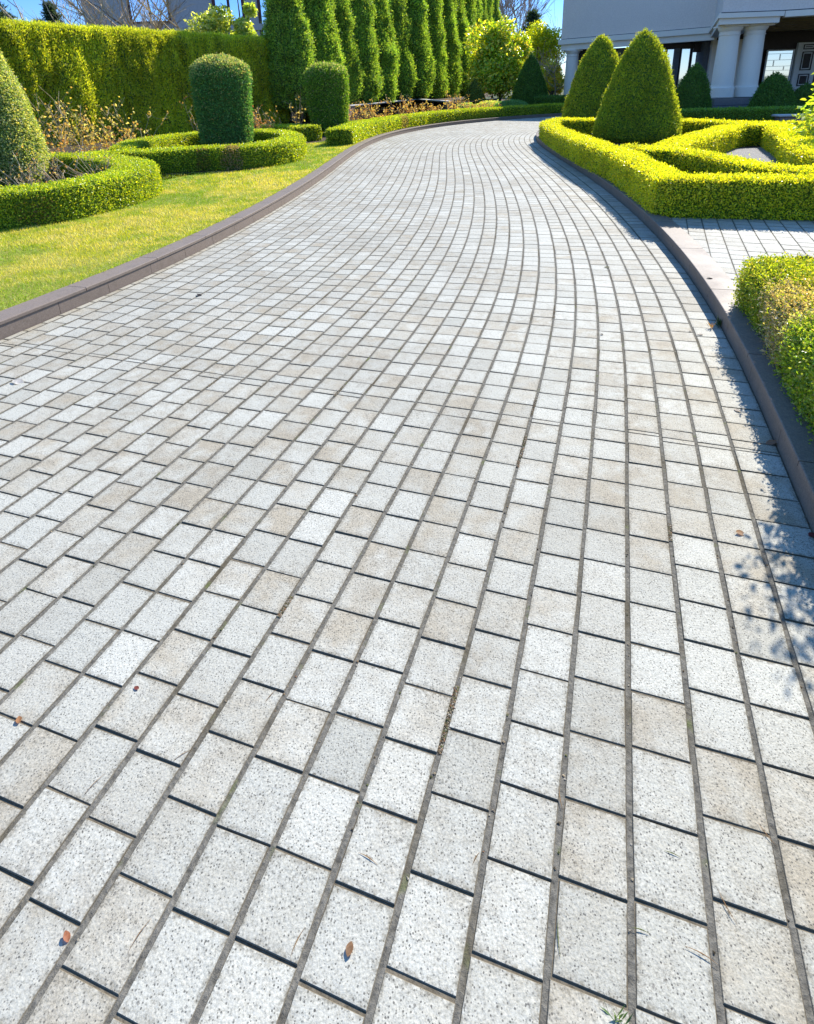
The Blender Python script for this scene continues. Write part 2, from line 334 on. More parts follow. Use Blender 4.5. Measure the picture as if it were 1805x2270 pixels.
def hedge(name, path, width, z0, z1, label, cat='hedge', group=None, leaf=(.024, .014), dens=6500, step=.08, closed=False, rough=.02, palf=None, mat=None, core=None, up=.25, smooth=True, jit=.018, dfun=None, bot=1.0, parent=None, clump=None, spread=.8, strand=0):
    """clipped hedge swept along a ground path (width may be per control point through interpolation)"""
    pts = np.asarray(path, float)
    P = smooth_path(pts, step, closed) if smooth else resample(pts, step, closed)
    if closed: P = P[:-1]
    n = len(P)
    T = nrm(np.gradient(P, axis=0)) if not closed else nrm(np.roll(P, -1, 0)-np.roll(P, 1, 0))
    S = np.stack([T[:, 1], -T[:, 0]], 1)
    wv = np.broadcast_to(width, (n,)) if np.isscalar(width) else np.interp(np.linspace(0, 1, n), np.linspace(0, 1, len(width)), width)
    H = z1-z0; nz = max(3, int(H/step)); nx = max(3, int(wv.max()/step)); prof = []
    c = min(.05, wv.min()*.2)
    for t in np.linspace(0, 1, nz): prof.append((-.5*(bot+(1-bot)*t), 0, t*(H-c)/H))
    for t in np.linspace(-.5, .5, nx): prof.append((t*.88, 0, 1.0))
    for t in np.linspace(1, 0, nz): prof.append((.5*(bot+(1-bot)*t), 0, t*(H-c)/H))
    prof = np.array(prof); m_ = len(prof)
    def ring(p2, s2, wd, shrink):
        return np.stack([p2[0]+s2[0]*prof[:, 0]*wd, p2[1]+s2[1]*prof[:, 0]*wd, z0+prof[:, 2]*H], 1)
    rows = [ring(P[i], S[i], wv[i], 0) for i in range(n)]
    if not closed:
        def cap(i, sgn):
            r = rows[i]; mid = np.array([P[i][0], P[i][1], 0]); out = []
            for k, (f, e) in enumerate(((.0, .035), (.34, .05), (.67, .05), (.97, .05))):
                q = r.copy(); q[:, :2] = mid[:2]+(r[:, :2]-mid[:2])*(1-f); q[:, :2] += sgn*T[i]*e*min(1, wv[i])
                if f > 0: q[:, 2] = np.where(prof[:, 2] >= .999, r[:, 2], r[:, 2])
                out.append(q)
            return out
        # flat end caps: shrink in towards the centre line keeping height
        a = cap(0, -1)[::-1]; b = cap(n-1, 1); rows = a+rows+b
    V = np.concatenate(rows); F = grid_faces(len(rows), m_)
    if closed: F = np.concatenate([F, np.stack([np.arange(m_-1)+(n-1)*m_, np.arange(m_-1)+(n-1)*m_+1, np.arange(m_-1)+1, np.arange(m_-1)], 1)])
    # normals for displacement
    q = V[F]; fn = nrm(np.cross(q[:, 2]-q[:, 0], q[:, 3]-q[:, 1])); vn = np.zeros_like(V)
    for k in range(4): np.add.at(vn, F[:, k], fn)
    vn = nrm(vn)
    # orient outwards
    cen = np.zeros_like(V); pc = np.concatenate([np.repeat(P[[0]], m_*4, 0), np.repeat(P, m_, 0), np.repeat(P[[-1]], m_*4, 0)]) if not closed else np.repeat(P, m_, 0)
    o = V-np.column_stack([pc, np.full(len(V), z0+H*.5)]); sgn = np.sign((o*vn).sum()) or 1
    if sgn < 0: vn = -vn; F = F[:, ::-1]
    d = rough*fbm(V*4.5, 3, 3)+rough*.8*fbm(V*np.array([1.1, 1.1, .5]), 8, 2)
    if clump is not None: d = d+clump(V)*np.clip((z1-V[:, 2])/.3, .12, 1)
    keep = (V[:, 2] > z0+.02)
    Vd = V+vn*(d*keep)[:, None]
    Pq, Nq, idx = sample(Vd, F, dens if dfun is None else dens*dfun(Vd[F].mean(1)))
    ok = np.ones(len(Pq), bool)
    if dfun is not None: pass
    k = len(Pq); Pq = Pq+Nq*rng.normal(size=(k, 1))*jit
    cols = (palf(Pq) if palf is not None else pal(k, BOX, BOXW)*(1+.22*fbm(Pq*1.7, 21, 2))[:, None])
    LV, LF, LC = leaf_quads(Pq, Nq, leaf[0], leaf[1], up, spread, np.clip(cols, .003, .9))
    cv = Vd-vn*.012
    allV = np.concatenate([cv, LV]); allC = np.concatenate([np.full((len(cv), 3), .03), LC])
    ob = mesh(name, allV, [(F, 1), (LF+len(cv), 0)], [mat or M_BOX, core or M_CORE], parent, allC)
    if parent is None: tag(ob, label, cat, group)
    return ob

def topiary(name, loc, prof, label, cat='topiary', group=None, leaf=(.05, .018), dens=2500, rough=.03, palf=None, clump=None, nseg=56, lean=(0, 0), jit=.02, up=.4, trunk=True, mat=None, spread=.7, trk=.07, trh=None, tz=0.0):
    """clipped solid of revolution; prof list of (r, z)"""
    t = thing(name, loc, label, cat, group)
    pr = resample(np.array(prof, float), .08); n = len(pr); a = np.arange(nseg)*2*math.pi/nseg
    zt = pr[:, 1].max()
    V = np.concatenate([np.stack([max(r, .004)*np.cos(a)+lean[0]*z/zt, max(r, .004)*np.sin(a)+lean[1]*z/zt, np.full(nseg, z)], 1) for r, z in pr])
    F = grid_faces(n, nseg, True)
    q = V[F]; fn = np.cross(q[:, 2]-q[:, 0], q[:, 3]-q[:, 1]); vn = np.zeros_like(V)
    for k in range(4): np.add.at(vn, F[:, k], fn)
    vn = nrm(vn); W = V+np.array(loc)*.37
    d = rough*1.3*fbm(W*3.5, 5, 3)+rough*1.0*fbm(W*1.2, 9, 2)
    if clump is not None: d = d+clump(W)
    Vd = V+vn*d[:, None]; Pq, Nq, idx = sample(Vd, F, dens); k = len(Pq); Pq = Pq+Nq*rng.normal(size=(k, 1))*jit; sh = rng.random(k) < .02; Pq[sh] += Nq[sh]*leaf[0]*rng.uniform(.3, 1.1, (int(sh.sum()), 1))
    cols = palf(Pq) if palf is not None else pal(k, [(.10, .16, .02), (.16, .22, .03), (.06, .11, .02)])
    LV, LF, LC = leaf_quads(Pq, Nq, leaf[0], leaf[1], up, spread, np.clip(cols, .003, .9))
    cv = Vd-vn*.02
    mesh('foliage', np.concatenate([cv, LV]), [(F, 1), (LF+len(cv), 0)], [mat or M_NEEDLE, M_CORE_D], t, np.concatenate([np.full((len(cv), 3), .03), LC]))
    if trunk:
        mb = MB(); mb.lathe([(trk*1.3, tz), (trk, tz+.12), (trk*.8, trh or zt*.6)], 10, (0, 0, 0)); mb.build('trunk', M_BARK, t, True)
    return t

# ---------------------------------------------------------------- driveway plan
KS = np.array([0, 2, 4, 6, 8, 10, 12.5, 15, 17.5, 20, 22.5, 25, 27.5, 30, 34, 38.])
HQ = [0.3089, 0.3368, 0.3463, 0.238, 0.1585, 0.1105, 0.0704, 0.064, 0.1069, 0.2086, 0.3665, 0.5682, 0.8075, 1.0705, 1.4944, 1.9183]
def road_curve():
    s = np.linspace(0, 38, 400); h = np.interp(s, KS, HQ); k = np.exp(-.5*(np.arange(-12, 13)/6.)**2); k /= k.sum()
    h = np.convolve(np.pad(h, 12, mode='edge'), k, 'valid'); ds = s[1]-s[0]; hm = (h[1:]+h[:-1])/2
    x = -1.8469+np.r_[0, np.cumsum(np.sin(hm))*ds]; y = -.5001+np.r_[0, np.cumsum(np.cos(hm))*ds]
    pre = np.arange(-4, 0, ds)
    xs = np.r_[x[0]+pre*math.sin(h[0]), x]; ys = np.r_[y[0]+pre*math.cos(h[0]), y]; hs = np.r_[np.full(len(pre), h[0]), h]
    return np.r_[pre, s], xs, ys, hs
RS, RX, RY, RH = road_curve()
def road(s, o):
    x = np.interp(s, RS, RX); y = np.interp(s, RS, RY); h = np.interp(s, RS, RH)
    return np.stack([x+o*np.cos(h), y-o*np.sin(h)], -1)
HALF = 2.43
S0, S1 = -3.6, 36.0

# ground, driveway bed
mesh('ground', [(-1500, -400, -.06), (1500, -400, -.06), (1500, 2500, -.06), (-1500, 2500, -.06)], [([[0, 1, 2, 3]], 0)], M_GROUND).__setitem__('kind', 'structure')
ss = np.linspace(S0, S1, 260)
Lp = road(ss, -HALF-.03); Rp = road(ss, HALF+.03)
V = np.concatenate([np.column_stack([Lp, np.full(len(ss), -.0034)]), np.column_stack([Rp, np.full(len(ss), -.0034)])]); k = len(ss); i = np.arange(k-1)
o = mesh('driveway_joint_bed', V, [(np.stack([i, i+k, i+k+1, i+1], 1), 0)], M_JOINT2); o['kind'] = 'structure'

def paver_mesh(name, C, col, ztop, zbot=-.03, bev=.0016, parent=None):
    """C (n,4,2) corners ccw; col (n,3) tone, warm, edge-scale"""
    n = len(C); cen = C.mean(1, keepdims=True); dd = C-cen; ln = np.linalg.norm(dd, axis=2, keepdims=True)
    C1 = cen+dd*(1-bev*1.4/ln); C2 = cen+dd*(1-.022/ln).clip(.3)
    zt = ztop[:, None]+0*ln[..., 0]; tilt = np.clip(rng.normal(size=(n, 2))*.004, -.007, .007)
    zt = zt+(dd*tilt[:, None, :]).sum(2)
    L0 = np.dstack([C, np.full((n, 4), zbot)]); L1 = np.dstack([C, zt-bev]); L2 = np.dstack([C1, zt]); L3 = np.dstack([C2, zt+.0004])
    V = np.concatenate([L0, L1, L2, L3], 1).reshape(-1, 3); b = np.arange(n)[:, None]*16; F = [b+np.array([12, 13, 14, 15])[None]]
    for r in range(3):
        for j in range(4): F.append(b+np.array([4*r+j, 4*r+(j+1) % 4, 4*r+4+(j+1) % 4, 4*r+4+j])[None])
    c = np.repeat(col[:, None, :], 16, 1).copy(); c[:, :12, 2] = .5; c[:, 12:, 2] = 0; c[:, :8, 2] = .85
    return mesh(name, V, [(np.concatenate(F), 0)], M_PAVER, parent, c.reshape(-1, 3))
PW, PL = .1533, .1606
sf = np.linspace(S0, S1, 1600)
cc = road(sf, 0); S_SEAM = sf[((cc-np.array([-.45, 3.0]))@np.array([.332, .943])).__abs__().argmin()]
offs = []; o0 = HALF-1.115
joints = [o0+k*PW for k in range(-26, 8) if -HALF+.04 < o0+k*PW < HALF-.05]
edges = [-HALF]+joints+[HALF]
Cs, cols_, zs = [], [], []
phase = .3
for ri in range(len(edges)-1):
    a, b = edges[ri], edges[ri+1]; mid = (a+b)/2; pm = road(sf, mid); cum = np.r_[0, np.cumsum(np.linalg.norm(np.diff(pm, axis=0), axis=1))]
    ls = np.interp(S_SEAM, sf, cum); phase = (phase+rng.uniform(-.33, .33)) % 1
    cuts_f = [ls]; l = ls+PL*(phase if phase > .12 else 1)
    while l < cum[-1]: cuts_f.append(l); l += PL*rng.normal(1, .012)
    ph2 = (phase+rng.uniform(.2, .8)) % 1; cuts_b = [ls]; l = ls-PL*(ph2 if ph2 > .12 else 1)
    while l > 0: cuts_b.append(l); l -= PL*rng.normal(1, .012)
    cuts_b = cuts_b[::-1]; warmrow = rng.random()
    for cuts in (cuts_b, cuts_f):
        cu = np.array(cuts); g = rng.uniform(.0020, .0036, len(cu)); lo = cu[:-1]+g[:-1]; hi = cu[1:]-g[1:]
        s_lo = np.interp(lo, cum, sf); s_hi = np.interp(hi, cum, sf); jw = .0070+rng.normal(size=len(lo))*.0006
        A = road(s_lo, a+jw); B = road(s_lo, b-jw); Cc = road(s_hi, b-jw+rng.normal(size=len(lo))*.0006); D = road(s_hi, a+jw+rng.normal(size=len(lo))*.0006)
        q = np.stack([A, B, Cc, D], 1); q = q+rng.normal(size=q.shape)*.0007; ok = (hi-lo) > .012; q = q[ok]; Cs.append(q); n_ = len(q)
        cen = q.mean(1); zone = fbm(np.column_stack([cen*.55, np.zeros(n_)]), 4, 2)
        tone = np.clip(.6+rng.normal(size=n_)*.28+.15*zone, 0, 1)
        pw = np.clip(.36+.35*zone+.12*(cen[:, 0] < -.2)*(cen[:, 1] > 1.8)*(cen[:, 1] < 7), .05, .7)
        warm = np.where(rng.random(n_) < pw, rng.uniform(.45, 1, n_), rng.uniform(0, .22, n_))
        if ri == 0: warm = rng.uniform(.5, .9, n_)
        cols_.append(np.column_stack([tone, warm, np.zeros(n_)])); zs.append(np.clip(rng.normal(size=n_)*.0007, -.0009, .0015))
o = paver_mesh('driveway', np.concatenate(Cs), np.concatenate(cols_), np.concatenate(zs)); o['kind'] = 'structure'

# sand in the long joints, almost flush
mb = MB(); sj = np.linspace(S0, S1, 420); ij = np.arange(len(sj)-1); kk = len(sj)
for jo in joints:
    wz = .0050+.0006*rng.normal(size=(kk, 1)); a_ = road(sj, jo-.0069); b_ = road(sj, jo+.0069); zz = -.0026+.0007*fbm(np.column_stack([a_*6, np.zeros(kk)]), 3, 2)
    mb.add(np.concatenate([np.column_stack([a_, zz]), np.column_stack([b_, zz])]), np.stack([ij, ij+kk, ij+kk+1, ij+1], 1))
o = mb.build('driveway_joints', M_JOINT, None, False, False); o['kind'] = 'structure'
# kerbs: cap slabs and face slabs swept along each edge
KZ, KW = .13, .19
def kerb(side):
    sgn = -1 if side == 'left' else 1; mb = MB(); f0 = HALF; out = []
    def seg(s0, s1, prof, gap):
        s = np.linspace(s0+gap, s1-gap, max(2, int((s1-s0)/.12)+1)); m_ = len(prof); V = []
        for (d, z) in prof: V.append(np.column_stack([road(s, sgn*(f0+d)), np.full(len(s), z)]))
        V = np.stack(V, 1).reshape(-1, 3); F = grid_faces(len(s), m_, True)
        if sgn > 0: F = F[:, ::-1]
        mb.add(V, F); e0 = np.arange(m_)[None]; e1 = e0+(len(s)-1)*m_
        mb.add(V, e0 if sgn > 0 else e0[:, ::-1]); mb.add(V, e1[:, ::-1] if sgn > 0 else e1)
    s = S0
    while s < S1-.5:
        l = 1.02+rng.uniform(-.05, .05)
        seg(s, s+l, [(-.008, KZ-.028), (-.009, KZ-.026), (-.009, KZ-.006), (-.007, KZ-.002), (-.003, KZ), (KW, KZ), (KW, KZ-.028)][::-1], .0038); s += l
    s = S0
    while s < S1-.5:
        l = .62+rng.uniform(-.03, .03)
        seg(s, s+l, [(0, -.03), (0, KZ-.030), (KW-.004, KZ-.030), (KW-.004, -.03)][::-1], .0022); s += l
    # dark mortar strip behind the joints
    seg(S0, s, [(.004, -.03), (.004, KZ-.004), (KW-.008, KZ-.004), (KW-.008, -.03)][::-1], 0)
    ob = mb.build('kerb', M_KERB); ob['kind'] = 'structure'; return ob
kerb('left'); kerb('right')
GZ0 = KZ-.006   # planting level

# ---------------------------------------------------------------- left garden
def plane_poly(name, poly, z, mat, kind='structure'):
    import bmesh
    bm = bmesh.new(); vs = [bm.verts.new((x, y, z)) for x, y in poly]; f = bm.faces.new(vs)
    if f.normal.z < 0: f.normal_flip()
    bmesh.ops.triangulate(bm, faces=bm.faces[:]); me = bpy.data.meshes.new(name); bm.to_mesh(me); bm.free(); me.materials.append(mat)
    ob = bpy.data.objects.new(name, me); COL.objects.link(ob); ob['kind'] = kind; return ob
sL = np.linspace(S0, 35.5, 120)
kin = road(sL, -(HALF+KW-.01))
plane_poly('lawn', [tuple(p) for p in kin]+[(30, 60), (-45, 60), (-45, -6), (kin[0][0]-1, -6)], GZ0-.012, M_LAWN)
bed_front = [(-12, 7.9), (-5.1, 7.35), (-4.2, 7.75), (-3.9, 8.7), (-4.15, 9.6), (-4.6, 10.6), (-5.0, 11.7), (-4.6, 11.9), (-4.0, 12.0), (-3.3, 12.05), (-2.7, 12.6), (-2.4, 14), (-2.5, 15.2), (-2.8, 16.6), (-3.1, 17.6), (-2.5, 18.15), (-1.95, 18.3)]
kb = road(np.linspace(19.6, 35.5, 40), -(HALF+KW-.005))
plane_poly('garden_bed', bed_front+[tuple(p) for p in kb]+[(16, 60), (-40, 60), (-40, 9)], GZ0-.004, M_SOIL)

# grass blades
def inside(poly, P):
    poly = np.asarray(poly); x, y = P[:, 0], P[:, 1]; r = np.zeros(len(P), bool); j = len(poly)-1
    for i in range(len(poly)):
        xi, yi = poly[i]; xj, yj = poly[j]
        c = ((yi > y) != (yj > y)) & (x < (xj-xi)*(y-yi)/(yj-yi+1e-12)+xi); r ^= c; j = i
    return r
lawnpoly = [tuple(p) for p in road(np.linspace(2, 19.8, 60), -(HALF+KW))]+[(-2.3, 18.6)]+bed_front[::-1][1:]+[(-12, 1.5)]
def grass():
    Vs, Fs, Cc, off = [], [], [], 0
    for (y0, y1, dens, h, wd) in ((1.5, 6, 5200, .026, .0045), (6, 10, 3600, .03, .0065), (10, 19.5, 1700, .034, .011)):
        n = int((y1-y0)*9*dens); P = np.column_stack([rng.uniform(-9, -.5, n), rng.uniform(y0, y1, n)])
        P = P[(P[:, 0] > -.75*P[:, 1]-1.2) & inside(lawnpoly, P)]; n = len(P); nz = fbm(np.column_stack([P*.9, np.zeros(n)]), 31, 3); n2 = fbm(np.column_stack([P*5, np.ones(n)]), 37, 2)
        g = np.array([.22, .36, .015]); yv = np.array([.56, .54, .035]); st = np.array([.72, .60, .22])
        t = np.clip(.5+nz*1.8+n2*.9+rng.normal(size=n)*.28, 0, 1)[:, None]; c = g*(1-t)+yv*t
        dry = rng.random(n) < np.clip(.16+.8*(n2+nz*.8), .04, .75); c[dry] = st
        c *= (1+rng.normal(size=(n, 1))*.15)
        hh = h*rng.uniform(.5, 1.3, n)*(1+.3*nz); an = rng.uniform(0, 6.28, n); dx = np.column_stack([np.cos(an), np.sin(an), np.zeros(n)])*wd*.5
        B = np.column_stack([P, np.full(n, GZ0-.014)]); tip = B+np.column_stack([rng.normal(size=(n, 2))*h*.55, hh])
        V = np.stack([B-dx, B+dx, tip], 1).reshape(-1, 3); Vs.append(V); Fs.append(np.arange(3*n).reshape(n, 3)+off); off += 3*n; Cc.append(np.repeat(np.clip(c, .01, .8), 3, 0))
    n = 5200; s_ = rng.uniform(2.5, 18.8, n); P = road(s_, -(HALF+KW+.004+np.abs(rng.normal(size=n))*.02)); nb = fbm(np.column_stack([P*3, np.zeros(n)]), 45, 2); P = P[nb > -.25]; n = len(P)
    an = rng.uniform(0, 6.28, n); wd = .004+.0003*P[:, 1]; dx = np.column_stack([np.cos(an), np.sin(an), np.zeros(n)])*wd[:, None]*.6; B = np.column_stack([P, np.full(n, GZ0-.014)]); tip = B+np.column_stack([np.abs(rng.normal(size=n))*.03, rng.normal(size=n)*.02, rng.uniform(.025, .055, n)])
    V = np.stack([B-dx, B+dx, tip], 1).reshape(-1, 3); Vs.append(V); Fs.append(np.arange(3*n).reshape(n, 3)+off); off += 3*n; Cc.append(np.repeat(pal(n, [(.24, .38, .02), (.40, .48, .03), (.6, .54, .2)]), 3, 0))
    o = mesh('grass', np.concatenate(Vs), [(np.concatenate(Fs), 0)], M_GRASS, None, np.concatenate(Cc)); tag(o, 'short mown yellow green grass of the front lawn', 'grass', None, 'stuff')
grass()

# scroll hedges
def patchy(dead_and_dark=(), soft=.25, base=BOX, bw=BOXW):
    def f(P):
        c = pal(len(P), base, bw)*(1+.2*fbm(P*1.7, 21, 2))[:, None]
        for (x, y, z, r, col, amt) in dead_and_dark:
            d = np.linalg.norm((P-np.array([x, y, z]))/np.asarray(r), axis=1)+.35*fbm(P*6, 77, 2); mk = rng.random(len(P)) < amt*np.clip((1.15-d)/soft, 0, 1); c[mk] = pal(int(mk.sum()), [col, tuple(np.array(col)*.7)])
        return c
    return f
HT = .54
def fdens(y0, y1, lo=.35):
    return lambda C: np.clip(1-(C[:, 1]-y0)/(y1-y0)*(1-lo), lo, 1)
hedge('box_hedge', [(-7.6, 7.0), (-6.2, 7.1), (-5.1, 7.35), (-4.5, 7.72), (-4.24, 8.3), (-4.12, 8.9), (-4.2, 9.55), (-4.55, 10.25), (-5.3, 11.1), (-6.2, 11.75), (-7.4, 12.1)], [.62, .6, .55, .5, .5, .6, .62, .55, .5, .5, .5], GZ0, HT,
      'low clipped box hedge curling round the dark cone at the left edge', group='low box hedges left of the drive', leaf=(.028, .017), dens=6500, dfun=fdens(7, 12, .6), palf=patchy([(-4.55, 7.4, .25, .22, (.30, .2, .05), .35)]), up=.3)
hedge('box_hedge', [(-6.3, 11.9), (-5.7, 12.05), (-4.9, 12.2), (-4.2, 12.4), (-3.5, 12.5), (-2.95, 12.85), (-2.6, 13.6), (-2.58, 14.6), (-2.8, 15.6), (-3.2, 16.6), (-3.9, 17.3), (-4.9, 17.6), (-5.9, 16.9), (-6.3, 15.4), (-6.2, 14.0), (-5.9, 13.0)],
      [.5, .5, .5, .6, .6, .6, .45, .45, .5, .5, .5, .5, .6, .6, .5, .5], GZ0, HT+.01,
      'low clipped box hedge looping round the nearer drum topiary, with two bare brown patches', group='low box hedges left of the drive', leaf=(.034, .021), dens=3800,
      palf=patchy([(-3.4, 12.2, .33, (.19, .3, .3), (.42, .30, .17), .95), (-3.95, 12.05, .33, (.15, .3, .3), (.26, .18, .06), .6), (-5.35, 12.0, .3, (.25, .3, .2), (.06, .11, .02), .8)]), up=.3)  # last patch is a darker green where the loop leaves the curled hedge
hedge('box_hedge', [(-4.3, 19.9), (-3.5, 19.4), (-2.75, 18.6)], .8, GZ0, HT, 'short low box hedge block just left of the farther drum topiary', group='low box hedges left of the drive', leaf=(.04, .026), dens=2300, up=.3)
ks_ = np.linspace(17.6, 33.5, 26)
pth = road(ks_, -(HALF+KW+.42)); st = np.array([(-1.35, 18.45)])
hedge('box_hedge', [tuple(p) for p in pth], .72, GZ0, HT-.02, 'long low box hedge following the far left kerb round the bend', group='low box hedges left of the drive', leaf=(.045, .03), dens=2000, palf=patchy([(.15, 23.0, .35, .3, (.4, .3, .14), .7)]), up=.3)
hedge('box_hedge', [(-2.3, 22.0), (-1.2, 23.2), (.2, 25.2), (1.6, 27.2), (3.2, 29.1)], .5, GZ0, .42, 'thin yellowish box hedge running behind the kerb hedge in front of the rose bed', group='low box hedges left of the drive', leaf=(.045, .03), dens=1700, up=.3)

# tall conifer hedge
def thuja_pal(P):
    k = len(P); c = pal(k, [(.54, .60, .035), (.68, .70, .04), (.32, .42, .03), (.72, .68, .14)], [3, 3, 2, .8]); h = np.clip((P[:, 2]-.3)/3.2, 0, 1)
    nz = fbm(P*np.array([1.4, 1.4, .45]), 51, 3); return c*(.92+.35*nz)[:, None]
def flame(amp, fx=2.2, fz=.7, s=40):
    def f(V): 
        a = fbm(V*np.array([fx, fx, fz]), s, 3); b = fbm(V*np.array([fx*2.3, fx*2.3, fz*2.6]), s+5, 2); c = 1-np.abs(fbm(V*np.array([fx*1.9, fx*1.9, fz*2.0]), s+9, 2))*3.2; return amp*(a*1.0+b*.6+c*.32)
    return f
hedge('tall_conifer_hedge', [(-15.5, 13.5), (-12.05, 19.15), (-9.4, 23.4), (-5.9, 29.1)], 1.3, GZ0, 3.62, 'tall clipped conifer hedge, yellow green, walling off the garden on the left', 'hedge', leaf=(.085, .026), dens=2600, step=.11, rough=.04,
      palf=thuja_pal, mat=M_NEEDLE, core=M_CORE_D, up=1.1, clump=flame(.34, 2.2, .5), jit=.05, spread=.6, smooth=False)
hedge('tall_conifer_hedge', [(-5.9, 31.4), (-4.7, 31.9), (-3.6, 32.3)], 1.3, GZ0, 3.66, 'short set back run of tall hedge between the long one and the first cypress', 'hedge', leaf=(.11, .04), dens=800, step=.18, rough=.04,
      palf=thuja_pal, mat=M_NEEDLE, core=M_CORE_D, up=1.1, clump=flame(.1), jit=.05, spread=.6, smooth=False)

# clipped drums and left cone
DRUM = [(.0, 0), (.5, .0), (.56, .05), (.60, .4), (.64, 1.2), (.67, 1.84), (.665, 1.95), (.59, 2.07), (.45, 2.17), (.25, 2.24), (.0, 2.26)]
def drum_pal(base, dry):
    def f(P):
        c = pal(len(P), base); top = np.clip((P[:, 2]-1.75)/.35, 0, 1)
        mk = rng.random(len(P)) < dry*top+.08; c[mk] = pal(int(mk.sum()), [(.46, .48, .2), (.52, .46, .22), (.32, .40, .14)]); return c
    return f
topiary('drum_topiary', (-4.44, 15.7, GZ0), DRUM, lean=(.06, 0), label= 'nearer clipped drum topiary, dark green with a dry domed top', group='clipped drum shaped shrubs', leaf=(.06, .026), dens=2600, palf=drum_pal([(.11, .28, .08), (.16, .35, .09), (.08, .20, .06)], .75), up=.2)
topiary('drum_topiary', (-2.42, 21.2, GZ0), [(r*1.0, z*.985) for r, z in DRUM], 'farther clipped drum topiary standing in front of the cypress row', group='clipped drum shaped shrubs', leaf=(.07, .03), dens=1900, palf=drum_pal([(.17, .32, .03), (.25, .40, .04), (.11, .23, .025)], .35), up=.3)
def cone_prof(R, H, pw=1.6, blunt=.06, base=.9):
    z = np.linspace(0, 1, 22); r = R*(1-z**pw)*(base+(1-base)*np.minimum(1, z/.12)); r = np.maximum(r, 0)
    return [(0, 0)]+[(float(a), float(b*H)) for a, b in zip(r, z)]
topiary('cone_topiary', (-7.33, 11.3, GZ0), cone_prof(.70, 3.1, 2.0), 'grey green cone topiary with dry yellow twigs cut off by the left edge', leaf=(.045, .022), dens=4200,
        palf=lambda P: pal(len(P), [(.32, .42, .14), (.50, .54, .24), (.66, .60, .28), (.18, .28, .09)], [3, 3, 1.8, 1.6]), up=.1, mat=M_BOX)

# roses and bare shrubs
def shrub(name, loc, label, n=14, h=.8, sp=.5, leafn=260, leaf=(.035, .022), cols=((.42, .27, .06), (.5, .36, .08), (.36, .16, .05)), cat='shrub', group=None, seed=1, r=.006, twigs=5, wcol=None, droop=.15, mat=None, lean=(0, 0)):
    g = np.random.default_rng(seed); t = thing(name, loc, label, cat, group); mb = MB(); tips = []
    for k in range(n):
        an = g.uniform(0, 6.283); l = h*g.uniform(.55, 1.1); out = sp*g.uniform(.2, 1.0); u = np.linspace(0, 1, 7)[:, None]
        b0 = np.array([math.cos(an), math.sin(an), 0])*g.uniform(0, .12*sp)
        dirv = np.array([math.cos(an)*out+lean[0], math.sin(an)*out+lean[1], l]); p_ = b0+dirv*u+np.array([0, 0, -droop*l])*u**2*g.uniform(0, 1.5)+np.cumsum(g.normal(size=(7, 3))*.018*h, 0)
        mb.tube(p_, r*(1-.75*u[:, 0]), 4); 
        for q in range(twigs):
            i0 = g.integers(2, 7); st_ = p_[i0]; a2 = g.uniform(0, 6.283); ll = l*g.uniform(.15, .38)
            d2 = np.array([math.cos(a2)*.7, math.sin(a2)*.7, g.uniform(.2, 1)]); tw = st_+d2*ll*np.linspace(0, 1, 4)[:, None]+np.cumsum(g.normal(size=(4, 3))*.01*h, 0); mb.tube(tw, r*.45, 3); tips.append(tw)
        tips.append(p_[3:])
    mb.build('stems', M_TWIG if wcol is None else wcol, t, False, False)
    if leafn:
        T = np.concatenate(tips); P = T[g.integers(0, len(T), leafn)]+g.normal(size=(leafn, 3))*.02*h; Nn = nrm(g.normal(size=(leafn, 3))+np.array([0, 0, .6]))
        LV, LF, LC = leaf_quads(P, Nn, leaf[0], leaf[1], .3, .7, pal(leafn, list(cols)))
        mesh('leaves', LV, [(LF, 0)], mat or M_DRY, t, LC)
    return t
RG = 'sparse rose bushes in the garden beds'
YO = ((.80, .62, .10), (.84, .72, .20), (.60, .40, .08)); RO = ((.62, .36, .08), (.70, .48, .12), (.46, .22, .07))
def at_px(x, y, Y, z=None):
    q = PX(x, y, Y); return (float(q[0]), float(q[1]), GZ0 if z is None else z)
rows = [
 (128, 300, 13.6, 1.75, .5, 10, 320, YO, 'tall arching rose bush with yellow leaves, just right of the left cone'),
 (172, 300, 14.3, 1.25, .55, 14, 620, YO, 'dense yellow leaved rose bush beside the tall arching one'),
 (215, 310, 14.6, .95, .5, 12, 480, YO, 'low yellow rose bush between the dense one and the spreading dark stemmed one'),
 (298, 300, 15.2, 1.3, .7, 9, 300, YO, 'spreading dark stemmed rose bush with amber leaves against the tall hedge'),
 (255, 322, 15.4, .7, .6, 14, 520, RO, 'low russet rose bush at the foot of the tall hedge'),
 (105, 330, 12.9, .8, .6, 14, 480, RO, 'low orange brown rose bush right behind the curled box hedge'),
 (428, 250, 18.8, 1.6, .22, 4, 90, RO, 'thin upright shoot with coral leaves on the left side of the nearer drum topiary'),
 (590, 285, 19.3, .95, .7, 20, 700, RO, 'orange rose bush right of the nearer drum topiary'),
 (660, 270, 23.0, 1.3, .35, 6, 110, YO, 'thin pale rose bush between the nearer hedge loop and the farther drum topiary'),
]
for i, (x, y, Y, h, sp, n, ln, cs, lb) in enumerate(rows):
    shrub('rose_bush', at_px(x, y, Y), lb, n, h, sp, int(ln*.42), (.07, .048), cs, 'rose bush', RG, 100+i, .008 if Y > 15 else .007)
